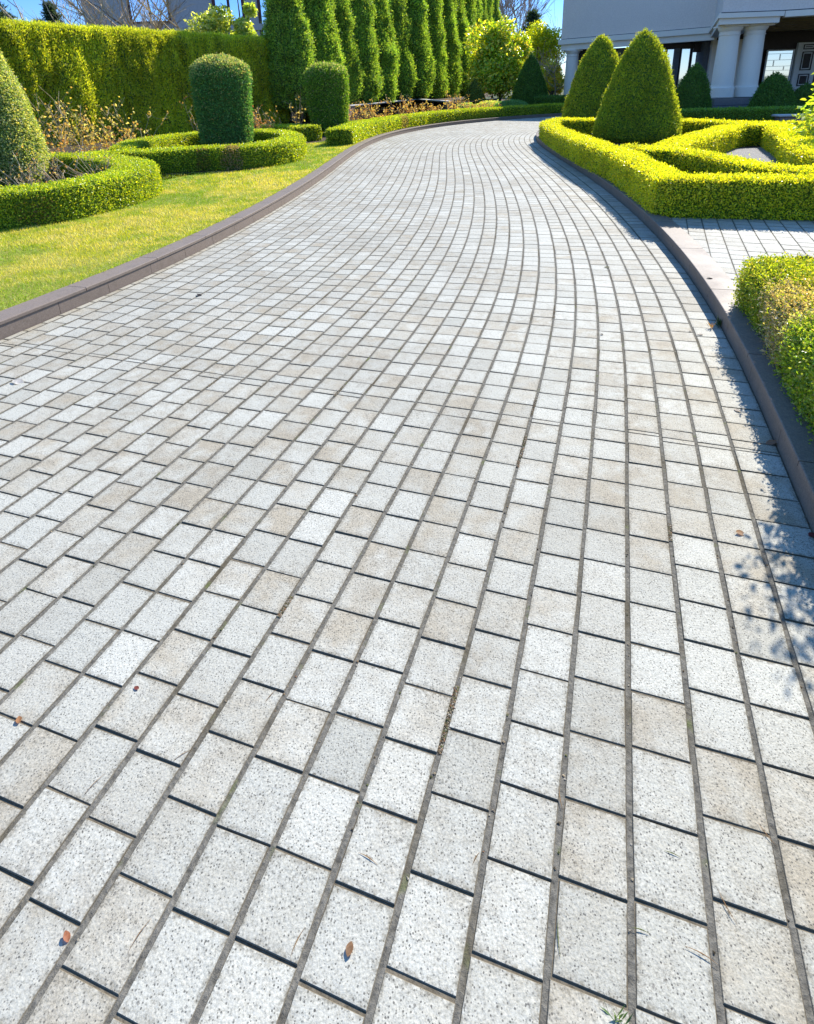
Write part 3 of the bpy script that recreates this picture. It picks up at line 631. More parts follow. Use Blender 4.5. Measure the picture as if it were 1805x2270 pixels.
# twigs inside the first scroll hedge
for i, (x, y, lb) in enumerate([(-5.7, 9.2, 'leaning bare rose canes inside the curled hedge, nearest the cone'), (-5.25, 9.5, 'pale fan of rose canes in the middle of the curled hedge'), (-4.95, 10.0, 'short twiggy rose canes at the inner right end of the curled hedge')]):
    shrub('rose_bush', (x, y, GZ0), lb, 20, .62, .42, 70, (.04, .025), YO+RO, 'rose bush', RG, 300+i, .007, 3, lean=(-.25, 0))
shrub('rose_bush', (-5.95, 8.45, GZ0), 'rose bush with crimson young leaves in front of the left cone', 9, .95, .35, 150, (.05, .03), ((.45, .07, .07), (.5, .14, .09), (.3, .05, .05)), 'rose bush', RG, 333, .008, 4)
# long bed beyond the kerb hedge
lbs = ['first', 'second', 'third', 'fourth', 'fifth', 'sixth', 'seventh', 'eighth', 'ninth']
for i in range(9):
    u = i/8; x = 775+u*310; Y = 24.5+6.5*u; q = PX(x, 240, Y)
    shrub('rose_bush', (float(q[0]), float(q[1]), GZ0), f'{lbs[i]} orange brown rose bush from the left in the bed before the low brown wall', 16, .72+.25*math.sin(i*2.3)+.1, .7, 420, (.06, .04), RO+YO, 'rose bush', 'orange rose bushes before the brown wall', 400+i, .009, 4)

# low brown retaining wall, raised soil behind it
wallp = [(-4.0, 27.2), (-2.45, 29.8), (1.05, 39.9), (2.35, 28.6)]
wallp = [(-3.6, 28.0), (-2.6, 30.6), (1.08, 40.6), (2.6, 32.5)]
tw_ = thing('garden_wall', (0, 0, 0), 'low brown garden wall with pale coping in front of the cypress row', 'wall')
mb = MB(); mc = MB()
for a, b in zip(wallp[:-1], wallp[1:]):
    a = np.array(a); b = np.array(b); d = b-a; L = np.linalg.norm(d); an = math.atan2(d[1], d[0]); R = [[math.cos(an), -math.sin(an), 0], [math.sin(an), math.cos(an), 0], [0, 0, 1]]
    mb.box((0.02, -.12, 0), (L-.02, .12, .74), 0, R, (a[0], a[1], 0)); mc.box((0, -.17, .742), (L, .17, .80), 0, R, (a[0], a[1], 0), .012)
mb.build('wall_face', M_WALLP, tw_, False, False); mc.build('coping', M_CAPS, tw_, False, False)
plane_poly('raised_bed', [(-12, 26), (-5.2, 30.5), (-2.7, 30.9), (1.0, 41.0), (2.7, 33), (4, 34), (6.5, 46), (12, 70), (-30, 70)], .70, M_SOIL)

# cypress row
def make_cypress(seed, H=10.2, R=1.0, nm='cypress_tree'):
    prof = [(.0, .1), (R*.7, .12), (R*.92, .5), (R*1.0, 1.4), (R*.97, 2.6), (R*.86, 4.2), (R*.70, 6.0), (R*.48, 8.0), (R*.24, 9.4), (0, H)]
    f = flame(.34, 1.9, .5, seed)
    def cl(V): return f(V+seed*3.1)
    def pf(P):
        k = len(P); c = pal(k, [(.26, .44, .06), (.38, .54, .07), (.16, .30, .05), (.52, .60, .12)], [3, 3, 2, 1]); return c*(.95+.35*fbm(P*np.array([1.5, 1.5, .6]), seed+60, 2))[:, None]
    return topiary(nm, (0, 0, 0), prof, 'x', 'tree', 'row of tall cypresses behind the low wall', leaf=(.12, .05), dens=760, rough=.06, palf=pf, clump=cl, nseg=60, jit=.09, up=1.0, spread=.7, trk=.12, trh=4, tz=-.6)
protos = [make_cypress(s) for s in (11, 12, 13)]
cy = [(645, 28.6, .92), (706, 30.5, .96), (752, 32.4, .90), (790, 34.0, 1.0), (832, 36.4, 1.02), (872, 39.0, .98), (911, 41.0, 1.12), (946, 44.0, 1.0), (977, 46.5, 1.18), (1004, 49.0, 1.15), (1024, 52.0, 1.0), (1040, 55.5, 1.05), (1054, 59.5, 1.0), (1069, 64.0, 1.05), (1091, 70.0, .95)]
ordn = ['nearest cypress of the row, broad and dark, rising over the end of the tall hedge', 'second cypress from the left, with one bright right flank', 'third cypress from the left, behind the farther drum topiary', 'fourth cypress from the left', 'fifth cypress from the left, halfway between drum topiary and wall corner',
        'sixth cypress from the left', 'seventh cypress from the left, above the corner of the low wall', 'eighth cypress from the left', 'ninth cypress from the left, wide and shaggy', 'tenth cypress from the left', 'eleventh cypress from the left', 'twelfth cypress from the left, tip in the frame top',
        'thirteenth cypress from the left, its pointed tip against bare trees', 'fourteenth cypress, narrow, last but one of the row', 'farthest and smallest cypress of the row, beside the sunlit shrub']
for i, (x, Y, s) in enumerate(cy):
    q = PX(x, 200, Y); z = .68
    s *= 1.1
    hs = [.70, .74, .76, .80, .83, .85, .88, .92, .92, .96, .98, .98, 1.02, 1.04, 1.12][i]
    if i < 3: t = protos[i]; t.location = (q[0], q[1], z); t.scale = (s, s, hs); t['label'] = ordn[i]
    else: t = copy_tree(protos[i % 3], (q[0], q[1], z), ordn[i], i*1.37, s, hs)
    t.rotation_euler = (.02*math.sin(i*2.1), .022*math.cos(i*3.3), i*1.37)

# ---------------------------------------------------------------- far middle: cones, mounds, broadleaf shrubs
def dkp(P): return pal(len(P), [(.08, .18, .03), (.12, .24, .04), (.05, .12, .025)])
q = PX(1052, 235, 35.5); topiary('cone_topiary', (q[0], q[1], GZ0), cone_prof(.72, 1.75, 1.5), 'small cone topiary far down the drive, left of the glossy sunlit shrub', group='small cone topiaries', leaf=(.09, .04), dens=900, palf=lambda P: pal(len(P), [(.11, .15, .03), (.16, .19, .035)]))
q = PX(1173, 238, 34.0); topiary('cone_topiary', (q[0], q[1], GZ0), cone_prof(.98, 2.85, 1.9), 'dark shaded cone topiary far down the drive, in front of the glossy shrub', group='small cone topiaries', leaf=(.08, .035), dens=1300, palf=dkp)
def mound(x, Y, r, h, lb, cols, dens=1100):
    q = PX(x, 235, Y); return topiary('low_mound_shrub', (q[0], q[1], GZ0), [(0, 0), (r*.92, 0), (r, h*.35), (r*.86, h*.7), (r*.5, h*.94), (0, h)], lb, 'shrub', 'low mounded shrubs beyond the bend', leaf=(.07, .04), dens=dens, palf=lambda P: pal(len(P), cols), up=.2, mat=M_BOX, trunk=False)
mound(1034, 32.0, .55, .55, 'small pale mound shrub below the small cone', [(.3, .44, .16), (.44, .56, .24)])
mound(1085, 33.0, .85, .55, 'pale yellow green mound shrub between the two far cones', [(.58, .62, .24), (.44, .54, .16)])
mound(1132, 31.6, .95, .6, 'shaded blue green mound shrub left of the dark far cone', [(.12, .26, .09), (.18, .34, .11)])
q0 = PX(1196, 235, 33); q1 = PX(1290, 235, 31)
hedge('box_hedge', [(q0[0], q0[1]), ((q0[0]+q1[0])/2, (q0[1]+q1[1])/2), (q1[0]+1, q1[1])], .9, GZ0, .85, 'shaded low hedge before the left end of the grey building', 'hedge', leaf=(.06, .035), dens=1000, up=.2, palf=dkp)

def broad(name, loc, label, R, H, n, leaf, cols, wts=None, z0=.3, seed=1, cat='shrub', lumps=9, droop=.2, trunkr=.08, mat=None, fill=.55):
    g = np.random.default_rng(seed); t = thing(name, loc, label, cat)
    ct = []; 
    for k in range(lumps):
        a = g.uniform(0, 6.283); rr = R*g.uniform(.1, .62); ct.append((rr*math.cos(a), rr*math.sin(a), z0+(H-z0)*g.uniform(.12, .80), R*g.uniform(.32, .55)))
    ct.append((0, 0, H-R*.38, R*.4)); ct = np.array(ct); idx = g.integers(0, len(ct), n)
    d = nrm(g.normal(size=(n, 3))); rr = g.uniform(0, 1, n)**.35; P = ct[idx, :3]+d*(ct[idx, 3]*rr)[:, None]
    P[:, 2] = np.maximum(P[:, 2], .1); msk = (fbm(P*2.2/R*1.5, seed, 2) > -.28); P = P[msk]; d = d[msk]; k = len(P)
    LV, LF, LC = leaf_quads(P, nrm(d+np.array([0, 0, .5])), leaf[0], leaf[1], .15, .75, pal(k, cols, wts), .2, droop, True)
    mesh('leaves' if cat == 'shrub' else 'crown', LV, [(LF, 0)], mat or M_BROAD, t, LC)
    mb = MB()
    for c in ct: 
        u = np.linspace(0, 1, 7)[:, None]; p_ = np.array([0, 0, -.05])*(1-u)+np.array([c[0], c[1], c[2]])*u; p_[:, :2] *= (u**1.4); p_ += np.cumsum(g.normal(size=(7, 3))*.02*R, 0)*u
        mb.tube(p_, trunkr*(1-.75*u[:, 0]), 6)
    mb.build('trunk' if cat == 'tree' else 'stems', M_BARK, t, True, False); return t
q = PX(1108, 225, 39); broad('broadleaf_shrub', (q[0], q[1], .5), 'big glossy sunlit shrub with large yellow green leaves, beside the last cypresses', 2.1, 4.7, 15000, (.25, .12), [(.20, .34, .03), (.34, .48, .04), (.62, .62, .07), (.82, .70, .12)], [3, 4, 3, 1.5], .2, 5, lumps=22)
q = PX(1186, 222, 42.5); broad('broadleaf_shrub', (q[0], q[1], .5), 'yellow green small leaved shrub behind the dark far cone', 2.0, 4.75, 14000, (.16, .09), [(.44, .54, .03), (.62, .64, .04), (.26, .38, .03)], [3, 3, 1], .3, 6, lumps=12)
q = PX(1222, 222, 40); broad('broadleaf_shrub', (q[0], q[1], .4), 'low yellow leaved shrub left of the grey building corner', 1.2, 2.4, 4500, (.17, .09), [(.66, .64, .10), (.8, .66, .12), (.36, .5, .06)], None, .2, 8, lumps=6)

def bare_tree(name, loc, label, H, seed, nb=7, spread=.5, r=.09, mat=None, depth=3, cat='tree', group=None, sub=5, lean=0, thin=1.0):
    g = np.random.default_rng(seed); t = thing(name, loc, label, cat, group); tr = MB(); br = MB()
    u = np.linspace(0, 1, 9)[:, None]; tp = np.array([lean*H, 0, H*.62])*u+np.cumsum(g.normal(size=(9, 3))*np.array([.03, .03, 0])*H*.3, 0)*u; tr.tube(tp, r*(1-.65*u[:, 0]), 8)
    def branch(p0, d, l, rr, lev):
        m_ = 6; uu = np.linspace(0, 1, m_)[:, None]; b = p0+nrm(d)*l*uu+np.cumsum(g.normal(size=(m_, 3))*.035*l, 0)*uu+np.array([0, 0, .12*l])*uu**2
        br.tube(b, np.maximum(rr*(1-.7*uu[:, 0]), .004*thin), 4 if lev < 2 else 3)
        if lev < depth:
            for k in range(sub):
                i0 = g.integers(2, m_); dd = nrm(nrm(d)+g.normal(size=3)*spread); dd[2] = abs(dd[2])*.8+.15; branch(b[i0], dd, l*g.uniform(.42, .68), rr*.45, lev+1)
    for k in range(nb):
        i0 = g.integers(3, 9); a = g.uniform(0, 6.283); branch(tp[i0], np.array([math.cos(a)*spread*1.6, math.sin(a)*spread*1.6, g.uniform(.5, 1.1)]), H*g.uniform(.3, .5), r*.45, 1)
    tr.build('trunk', mat or M_BARK, t, True, False); br.build('crown', mat or M_BARK, t, False, False); return t
BG = 'bare trees behind the tall hedge'
for i, (x, Y, H, ln, lb) in enumerate([(188, 25.5, 6.0, -.28, 'leftmost bare tree, leaning left against the sky'), (272, 27, 6.6, -.12, 'bare tree with pale trunks before the left window of the house behind'), (300, 28.5, 6.4, .03, 'dark barked bare tree just right of the pale one'), (345, 29, 6.8, -.1, 'bare tree in the middle of the house front'), (392, 29.5, 6.8, .06, 'forked bare tree near the light green climbing shrub')]):
    q = PX(x, 150, Y); bare_tree('bare_tree', (q[0], q[1], .1), lb, H, 40+i, 8, .5, .10, M_BARK if i == 2 else M_TWIG, 3, 'tree', BG, 6, ln, 1.4)
for i, (x, Y, H, lb) in enumerate([(1090, 85, 17, 'far bare tree behind the last cypress, tall fine upright twigs'), (1112, 90, 17.5, 'far bare tree in the middle of the distant trio'), (1140, 95, 16, 'far bare tree, rightmost of the distant trio')]):
    q = PX(x, 150, Y); bare_tree('bare_tree', (q[0], q[1], 0), lb, H, 60+i, 16, .3, .2, M_TWIGF, 3, 'tree', 'distant bare trees', 6, 0, 5)
q = PX(1232, 200, 38.5); bare_tree('bare_shrub', (q[0], q[1], .2), 'tangled bare shrub at the left corner of the grey building', 3.4, 77, 14, .9, .05, M_TWIG, 2, 'shrub', None, 6, 0, 2.5)
q = PX(1238, 180, 70); bare_tree('bare_tree', (q[0], q[1], 0), 'slender far sapling seen against the sky left of the grey building', 8.5, 78, 5, .25, .08, M_TWIGF, 2, 'tree', 'distant bare trees', 4, 0, 3)

def pine(loc, label, H, R, seed, n=5200, leaf=(.5, .10), z0=.25, grp='distant conifers'):
    g = np.random.default_rng(seed); t = thing('conifer_tree', loc, label, 'tree', grp); P = []; tr = MB(); tr.lathe([(.22, 0), (.16, H*.5), (.04, H)], 8); nb = 34
    for k in range(nb):
        z = H*(z0+(1-z0)*k/nb); l = R*(1-(k/nb)**1.3)*g.uniform(.6, 1.1)+.2; a = k*2.4+g.uniform(-.4, .4); u = g.uniform(.25, 1, n//nb)[:, None]
        P.append(np.array([math.cos(a)*l, math.sin(a)*l, -.05*l])*u+np.array([0, 0, z])+g.normal(size=(n//nb, 3))*np.array([.22, .22, .14])*R*.35)
        tr.tube(np.array([[0, 0, z], [math.cos(a)*l*.9, math.sin(a)*l*.9, z-.03*l]]), [.05, .02], 4)
    P = np.concatenate(P); d = nrm(P*np.array([1, 1, 0])+np.array([0, 0, .4])+g.normal(size=P.shape)*.2)
    LV, LF, LC = leaf_quads(P, d, leaf[0], leaf[1], .5, .7, pal(len(P), [(.04, .075, .04), (.06, .10, .05), (.03, .055, .035)]))
    tr.build('trunk', M_BARK, t, True, False); mesh('crown', LV, [(LF, 0)], M_NEEDLE, t, LC); return t
for i, (x, Y, yt, R, lb) in enumerate([(12, 62, -18, 3.2, 'large far conifer at the top left corner'), (42, 66, 28, 2.2, 'smaller far conifer right of the corner one'), (140, 60, 8, 1.6, 'thin dark far conifer behind the leaning bare tree'), (115, 58, 48, 1.2, 'low round topped far conifer peeping over the tall hedge'), (1177, 75, 28, 2.6, 'dark far conifer above the sunlit shrubs')]):
    q = PX(x, 150, Y); top = PX(x, yt, Y)[2]; pine((q[0], q[1], 0), lb, float(top), R, 80+i)
q = PX(500, 150, 30.5); broad('climbing_shrub', (q[0], q[1], .2), 'light green leafy shrub rising over the tall hedge left of the first cypress', 1.5, 5.1, 6500, (.20, .10), [(.42, .52, .12), (.62, .66, .24), (.24, .34, .07)], None, 2.2, 15, lumps=12)
q = PX(445, 150, 30.5); broad('climbing_shrub', (q[0], q[1], .2), 'low pale leaved shrub peeping over the tall hedge before the house', 1.0, 4.15, 3000, (.18, .09), [(.66, .68, .36), (.48, .56, .22)], None, 2.4, 16, lumps=7)
q = PX(545, 150, 31.0); broad('climbing_shrub', (q[0], q[1], .2), 'narrow glossy shrub squeezed between the pale one and the first cypress', .8, 6.2, 3600, (.20, .10), [(.34, .48, .1), (.6, .66, .24)], None, 2.2, 17, lumps=8)

# ---------------------------------------------------------------- left house behind the hedge
hx0 = PX(186, 40, 46); hx1 = PX(600, 40, 44)
th = thing('stucco_house', (float(hx0[0]), float(hx0[1]), 0), 'grey stucco house with red brown window frames behind bare trees and the tall hedge', 'house')
Lh = float(hx1[0]-hx0[0])
mb = MB(); mb.box((0, 0, 0), (Lh, 9, 9.5)); mb.box((-.05, -.12, 5.55), (Lh+.05, -.002, 5.95)); mb.build('wall', M_HOUSE, th, False, False)
def window(parent, x0, x1, z0, z1, y, nv=2, fm=None, gm=None, fr=.12, dep=.10):
    f = MB(); f.box((x0, y-dep, z0), (x0+fr, y-.003, z1)); f.box((x1-fr, y-dep, z0), (x1, y-.003, z1)); f.box((x0+fr+.002, y-dep, z1-fr), (x1-fr-.002, y-.003, z1)); f.box((x0+fr+.002, y-dep, z0), (x1-fr-.002, y-.003, z0+fr))
    for k in range(1, nv):
        xm = x0+(x1-x0)*k/nv; f.box((xm-fr*.4, y-dep+.01, z0+fr+.002), (xm+fr*.4, y-.004, z1-fr-.002))
    w_ = f.build('window', fm or M_REDW, parent, False, False)
    g = MB(); g.box((x0+fr*.5, y-.035, z0+fr*.5), (x1-fr*.5, y-.012, z1-fr*.5)); g.build('pane', gm or M_GLASS, w_, False, False); return w_
window(th, 1.2, 4.6, 3.6, 5.5, 0, 2); window(th, 5.6, 8.6, 3.6, 5.5, 0, 2); window(th, 3.2, 6.0, 6.2, 8.2, 0, 2); window(th, 9.0, 11.2, 6.0, 8.2, 0, 2, fr=.2); window(th, 12.1, 13.6, 4.4, 8.0, 0, 1, fr=.2)
mb = MB(); mb.box((-.8, -.9, 9.5), (Lh+.8, 9.9, 9.75)); mb.build('roof', M_BROWNW, th, False, False)

# ---------------------------------------------------------------- right parterre
YEL = [(.42, .50, .02), (.60, .62, .025), (.76, .70, .03), (.22, .33, .018), (.80, .68, .09)]
YW = [3, 4, 3, 1.2, .8]
def ypal(P): return pal(len(P), YEL, YW)*(1+.2*fbm(P*1.6, 23, 2))[:, None]
GP = 'clipped parterre hedges right of the drive'
dn = lambda C: np.clip(1.15-(C[:, 1]-6.2)/12, .3, 1.1)
hedge('box_hedge', [(4.75, 18.6), (4.1, 17.2), (3.78, 15.2), (3.60, 13.2), (3.48, 11.2), (3.42, 9.3), (3.27, 8.2), (3.07, 6.76), (4.25, 6.43), (5.6, 6.1), (8.0, 5.5)], [.45, .45, .36, .36, .38, .40, .38, .37, .38, .38, .42], GZ0, .535,
      'outer parterre hedge with a sharp front corner, following the right kerb and the path', group=GP, leaf=(.026, .016), dens=8200, dfun=dn, palf=ypal, smooth=False, up=.3)
hedge('box_hedge', [(3.8, 10.3), (4.32, 9.3), (4.46, 8.3), (4.48, 7.6), (4.78, 7.05), (5.5, 6.55)], [.42, .38, .34, .34, .34, .36], GZ0, .535, 'short diagonal parterre hedge running to the front row', group=GP, leaf=(.028, .017), dens=6500, dfun=dn, palf=ypal, up=.3)
hedge('box_hedge', [(3.95, 9.4), (4.7, 10.5), (5.6, 11.6), (6.6, 12.8), (7.45, 13.7), (8.2, 13.6), (7.85, 12.6), (7.3, 11.3), (6.6, 9.9), (6.0, 8.6), (5.8, 7.4)], [.42, .46, .5, .5, .5, .5, .5, .52, .52, .5, .48], GZ0, .545, 'curved parterre hedge sweeping round the gravel bed', group=GP, leaf=(.034, .021), dens=4300, palf=ypal, up=.3)
hedge('box_hedge', [(4.6, 18.2), (5.3, 17.6), (6.4, 17.1), (7.4, 16.0), (7.9, 14.8), (8.5, 14.1), (9.4, 13.2)], .55, GZ0, .54, 'back parterre hedge behind the front large cone', group=GP, leaf=(.038, .024), dens=3000, palf=ypal, up=.3)
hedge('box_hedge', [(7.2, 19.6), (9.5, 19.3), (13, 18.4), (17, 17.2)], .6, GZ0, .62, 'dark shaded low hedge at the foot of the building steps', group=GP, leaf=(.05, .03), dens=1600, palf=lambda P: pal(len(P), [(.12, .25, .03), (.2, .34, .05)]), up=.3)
plane_poly('gravel_bed', [(4.6, 9.2), (5.2, 7.9), (6.2, 9.0), (7.9, 13.2), (6.9, 13.1), (5.4, 11.2)], GZ0-.000, M_GRAVEL)
kR = road(np.linspace(8.3, 31, 60), HALF+KW-.01)
plane_poly('planting_soil', [tuple(p) for p in kR]+[(20, 24), (40, 20), (40, 4.2), (8.0, 5.7), (4.4, 6.6)], GZ0-.004, M_SOIL)
kR2 = road(np.linspace(S0, 9.4, 40), HALF+KW-.01)
plane_poly('path_bed', [(float(kR2[-1][0])+.0, float(kR2[-1][1]))]+[tuple(p) for p in kR2[::-1][1:]]+[(40, -8), (40, 4.2), (8.0, 5.9)], GZ0-.0065, M_JOINT)
topsoil = plane_poly('planting_soil', [tuple(p) for p in road(np.linspace(S0, 5.05, 30), HALF+KW-.01)]+[(3.4, 3.2), (9, 1.6), (9, -6)], GZ0-.001, M_SOIL)
# path pavers
an = math.atan2(1.55, .65); du = np.array([math.cos(an), math.sin(an)]); dv = np.array([du[1], -du[0]])
Cp, cp, zp = [], [], []; org = np.array([2.60, 4.80])
for r in range(-6, 45):
    ph = rng.uniform(0, 1)
    for k in range(-24, 16):
        a0 = (k+ph)*PL; b0 = r*PW; q = np.array([org+du*(a0+.003)+dv*(b0+.0035), org+du*(a0+.0026)+dv*(b0+PW-.0035), org+du*(a0+PL-.0026)+dv*(b0+PW-.0035), org+du*(a0+PL-.0026)+dv*(b0+.0035)]); c = q.mean(0)
        if c[1] > 6.75-.28*(c[0]-2.9) or c[1] < 3.1-.35*(c[0]-2.2)-.4 or c[1] < 2.2: continue
        dd = np.linalg.norm(cc-c, axis=1); j = dd.argmin(); h = np.interp(sf[j], RS, RH); lat = (c-cc[j])@np.array([math.cos(h), -math.sin(h)])
        if lat < HALF+KW-.07: continue
        Cp.append(q); cp.append((np.clip(.7+rng.normal()*.22, 0, 1), rng.uniform(0, .25) if rng.random() > .12 else .6, 0)); zp.append(GZ0-.003+rng.normal()*.0008)
Cp = np.array(Cp)
# pull corners that would run under the kerb cap back to its inner edge
for i in range(len(Cp)):
    for j_ in range(4):
        c = Cp[i, j_]; dd = np.linalg.norm(cc-c, axis=1); j = dd.argmin(); h = np.interp(sf[j], RS, RH); nv = np.array([math.cos(h), -math.sin(h)]); lat = (c-cc[j])@nv
        if lat < HALF+KW+.002: Cp[i, j_] = c+nv*(HALF+KW+.002-lat)
o = paver_mesh('path', Cp, np.array(cp), np.array(zp), GZ0-.03); o['kind'] = 'structure'

# big cones in the parterre
def conep(P):
    k = len(P); c = pal(k, [(.30, .38, .025), (.42, .48, .035), (.18, .26, .02), (.56, .54, .07)], [3, 3, 1.5, 1]); return c*(1+.25*fbm(P*2.6, 71, 2))[:, None]
CPF = lambda R, H: [(0, 0), (R*.90, 0), (R*.99, H*.04), (R*.98, H*.1), (R*.93, H*.18), (R*.87, H*.28), (R*.77, H*.42), (R*.63, H*.6), (R*.48, H*.76), (R*.30, H*.88), (R*.14, H*.965), (0, H)]
topiary('cone_topiary', (6.02, 15.75, GZ0), CPF(1.03, 2.55), 'front large cone topiary standing in the yellow green parterre', group='large cone topiaries', leaf=(.055, .02), dens=3600, palf=conep, rough=.05, clump=lambda V: .025*fbm(V*9, 14, 2), jit=.025, up=.5, lean=(-.02, 0))
topiary('cone_topiary', (7.2, 23.0, GZ0), CPF(1.13, 2.93), 'rear large cone topiary, left of and behind the front one', group='large cone topiaries', leaf=(.07, .026), dens=2300, palf=conep, rough=.05, clump=lambda V: .025*fbm(V*9, 24, 2), jit=.025, up=.5)
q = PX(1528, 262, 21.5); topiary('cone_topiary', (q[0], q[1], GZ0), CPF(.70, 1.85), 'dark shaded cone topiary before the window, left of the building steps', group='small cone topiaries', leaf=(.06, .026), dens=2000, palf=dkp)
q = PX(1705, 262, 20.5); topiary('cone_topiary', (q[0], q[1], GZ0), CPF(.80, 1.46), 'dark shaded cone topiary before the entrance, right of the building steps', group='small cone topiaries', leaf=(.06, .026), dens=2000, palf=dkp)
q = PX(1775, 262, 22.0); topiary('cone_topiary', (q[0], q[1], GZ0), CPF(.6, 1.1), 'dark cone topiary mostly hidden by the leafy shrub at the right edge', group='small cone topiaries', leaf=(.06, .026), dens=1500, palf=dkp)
# leafy shrub at right edge
broad('rhododendron', (7.5, 10.6, GZ0), 'large leaved drooping shrub with yellow green leaves at the right edge', 1.1, 1.95, 3400, (.14, .058), [(.40, .54, .06), (.54, .62, .09), (.26, .40, .05), (.68, .64, .2)], [3, 3, 2, 1], .1, 31, lumps=12, droop=.55, trunkr=.03)
# low stone ledge
tl = thing('stone_planter', (float(PX(1775, 258, 18.6)[0]), 18.6, 0), 'low brown stone planter with pale rim in front of the entrance cone', 'planter')
mb = MB(); mb.box((-.8, -.3, 0), (1.6, .3, .40), bev=.01); mb.build('base', M_WALLP, tl, False, False); mb = MB(); mb.box((-.9, -.38, .402), (1.7, .38, .47), bev=.02); mb.build('rim', M_CAPS, tl, False, False)

# ---------------------------------------------------------------- near right hedge
nh = [(2.72, 3.42), (2.46, 2.95), (2.27, 2.4), (2.11, 1.8), (1.93, 1.1), (1.72, .35)]
nh = [tuple(p) for p in road(np.array([5.28, 4.7, 4.0, 3.2, 2.2, 1.0]), HALF+.52)]
def nearpal(P):
    k = len(P); c = pal(k, [(.26, .36, .03), (.38, .45, .04), (.50, .50, .07), (.14, .22, .02), (.55, .45, .14)], [3, 3.5, 2.5, 1.8, .8]); nz = fbm(P*3.5, 88, 3)
    d = np.abs((P[:, 1]-2.98)+.35*(P[:, 0]-2.2)); mk = rng.random(k) < .80*np.clip((.42-d+.18*nz)/.2, 0, 1); c[mk] = pal(int(mk.sum()), [(.50, .43, .30), (.52, .45, .26), (.38, .30, .21), (.50, .34, .25)], [3, 3, 2, .6])
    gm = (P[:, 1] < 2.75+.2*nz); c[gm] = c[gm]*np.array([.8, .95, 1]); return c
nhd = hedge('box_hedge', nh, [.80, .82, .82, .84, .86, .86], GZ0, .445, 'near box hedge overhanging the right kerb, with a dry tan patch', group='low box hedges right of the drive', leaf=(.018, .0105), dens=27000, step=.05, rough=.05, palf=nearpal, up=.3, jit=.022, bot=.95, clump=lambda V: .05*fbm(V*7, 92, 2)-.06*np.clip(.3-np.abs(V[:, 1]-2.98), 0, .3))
# dry twigs of the tan patch
g = np.random.default_rng(5); mb = MB()
for k in range(150):
    s_ = g.uniform(4.15, 4.75); off_ = HALF+g.uniform(.2, .75); p0 = road(np.array([s_]), off_)[0]; z = GZ0+g.uniform(.12, .4)
    d = np.array([g.normal()*.5-.5, g.normal()*.6-.2, g.uniform(-.1, .8)]); d /= np.linalg.norm(d); u = np.linspace(0, 1, 4)[:, None]; mb.tube(np.array([p0[0], p0[1], z-.03])+d*g.uniform(.06, .14)*u+np.cumsum(g.normal(size=(4, 3))*.006, 0), .0014, 3)
mb.build('dry_twigs', M_TWIG, nhd, False, False)['kind'] = 'stuff'
broad('tall_shrub', (2.52, 2.46, GZ0), 'leafy green shrub taller than the near right hedge, just beyond the right edge', .60, 1.38, 34000, (.034, .02), [(.24, .38, .03), (.36, .48, .04)], None, .3, 44, lumps=30, trunkr=.015)

# ---------------------------------------------------------------- grey building on the right
tb = thing('grey_villa', (0, 0, 0), 'grey stucco villa with paired round columns and a covered entrance, right background', 'building')
def seg_box(mbx, a, b, y0, y1, z0, z1, bev=0):
    a = np.array(a, float); b = np.array(b, float); d = b-a; L = np.linalg.norm(d); an = math.atan2(d[1], d[0]); R = [[math.cos(an), -math.sin(an), 0], [math.sin(an), math.cos(an), 0], [0, 0, 1]]
    mbx.box((0, y0, z0), (L, y1, z1), 0, R, (a[0], a[1], 0), bev)
A_ = (9.30, 37.0); B_ = (15.25, 31.0)
mb = MB(); seg_box(mb, A_, B_, 0, 9, 3.80, 6.2); seg_box(mb, (9.62, 37.0), (15.25, 31.35), .3, 8.5, 6.2, 7.6); 
mb.box((15.3, 31.1, 3.8), (30, 42, 7.6)); mb.build('upper_wall', M_STUCCO, tb, False, False)
mb = MB(); seg_box(mb, (9.22, 37.05), (15.25, 31.0), -.14, .4, 3.50, 3.765, .01); seg_box(mb, (9.34, 37.0), (15.2, 31.1), -.04, .3, 3.20, 3.498, .01); seg_box(mb, (9.2, 37.1), (15.25, 31.0), -.12, .5, 6.0, 6.16, .02)
mb.build('lintel', M_STONE, tb, False, False)
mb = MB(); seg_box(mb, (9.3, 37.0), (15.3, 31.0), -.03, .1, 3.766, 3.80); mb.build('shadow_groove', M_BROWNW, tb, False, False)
# ground floor recessed walls
mb = MB(); seg_box(mb, (9.55, 37.4), (13.3, 33.65), .7, 1.1, 0, 3.19); mb.build('block_wall', M_BLOCK, tb, False, False)
mb = MB(); mb.box((13.1, 33.5, 0), (22.9, 33.61, .95)); mb.box((13.1, 33.4, 2.98), (16.2, 33.61, 3.19)); mb.box((16.2, 33.5, .952), (18.7, 33.61, 3.75)); mb.box((22.6, 33.5, .952), (27, 33.61, 3.7)); mb.build('recess_wall', M_BROWNW, tb, False, False)
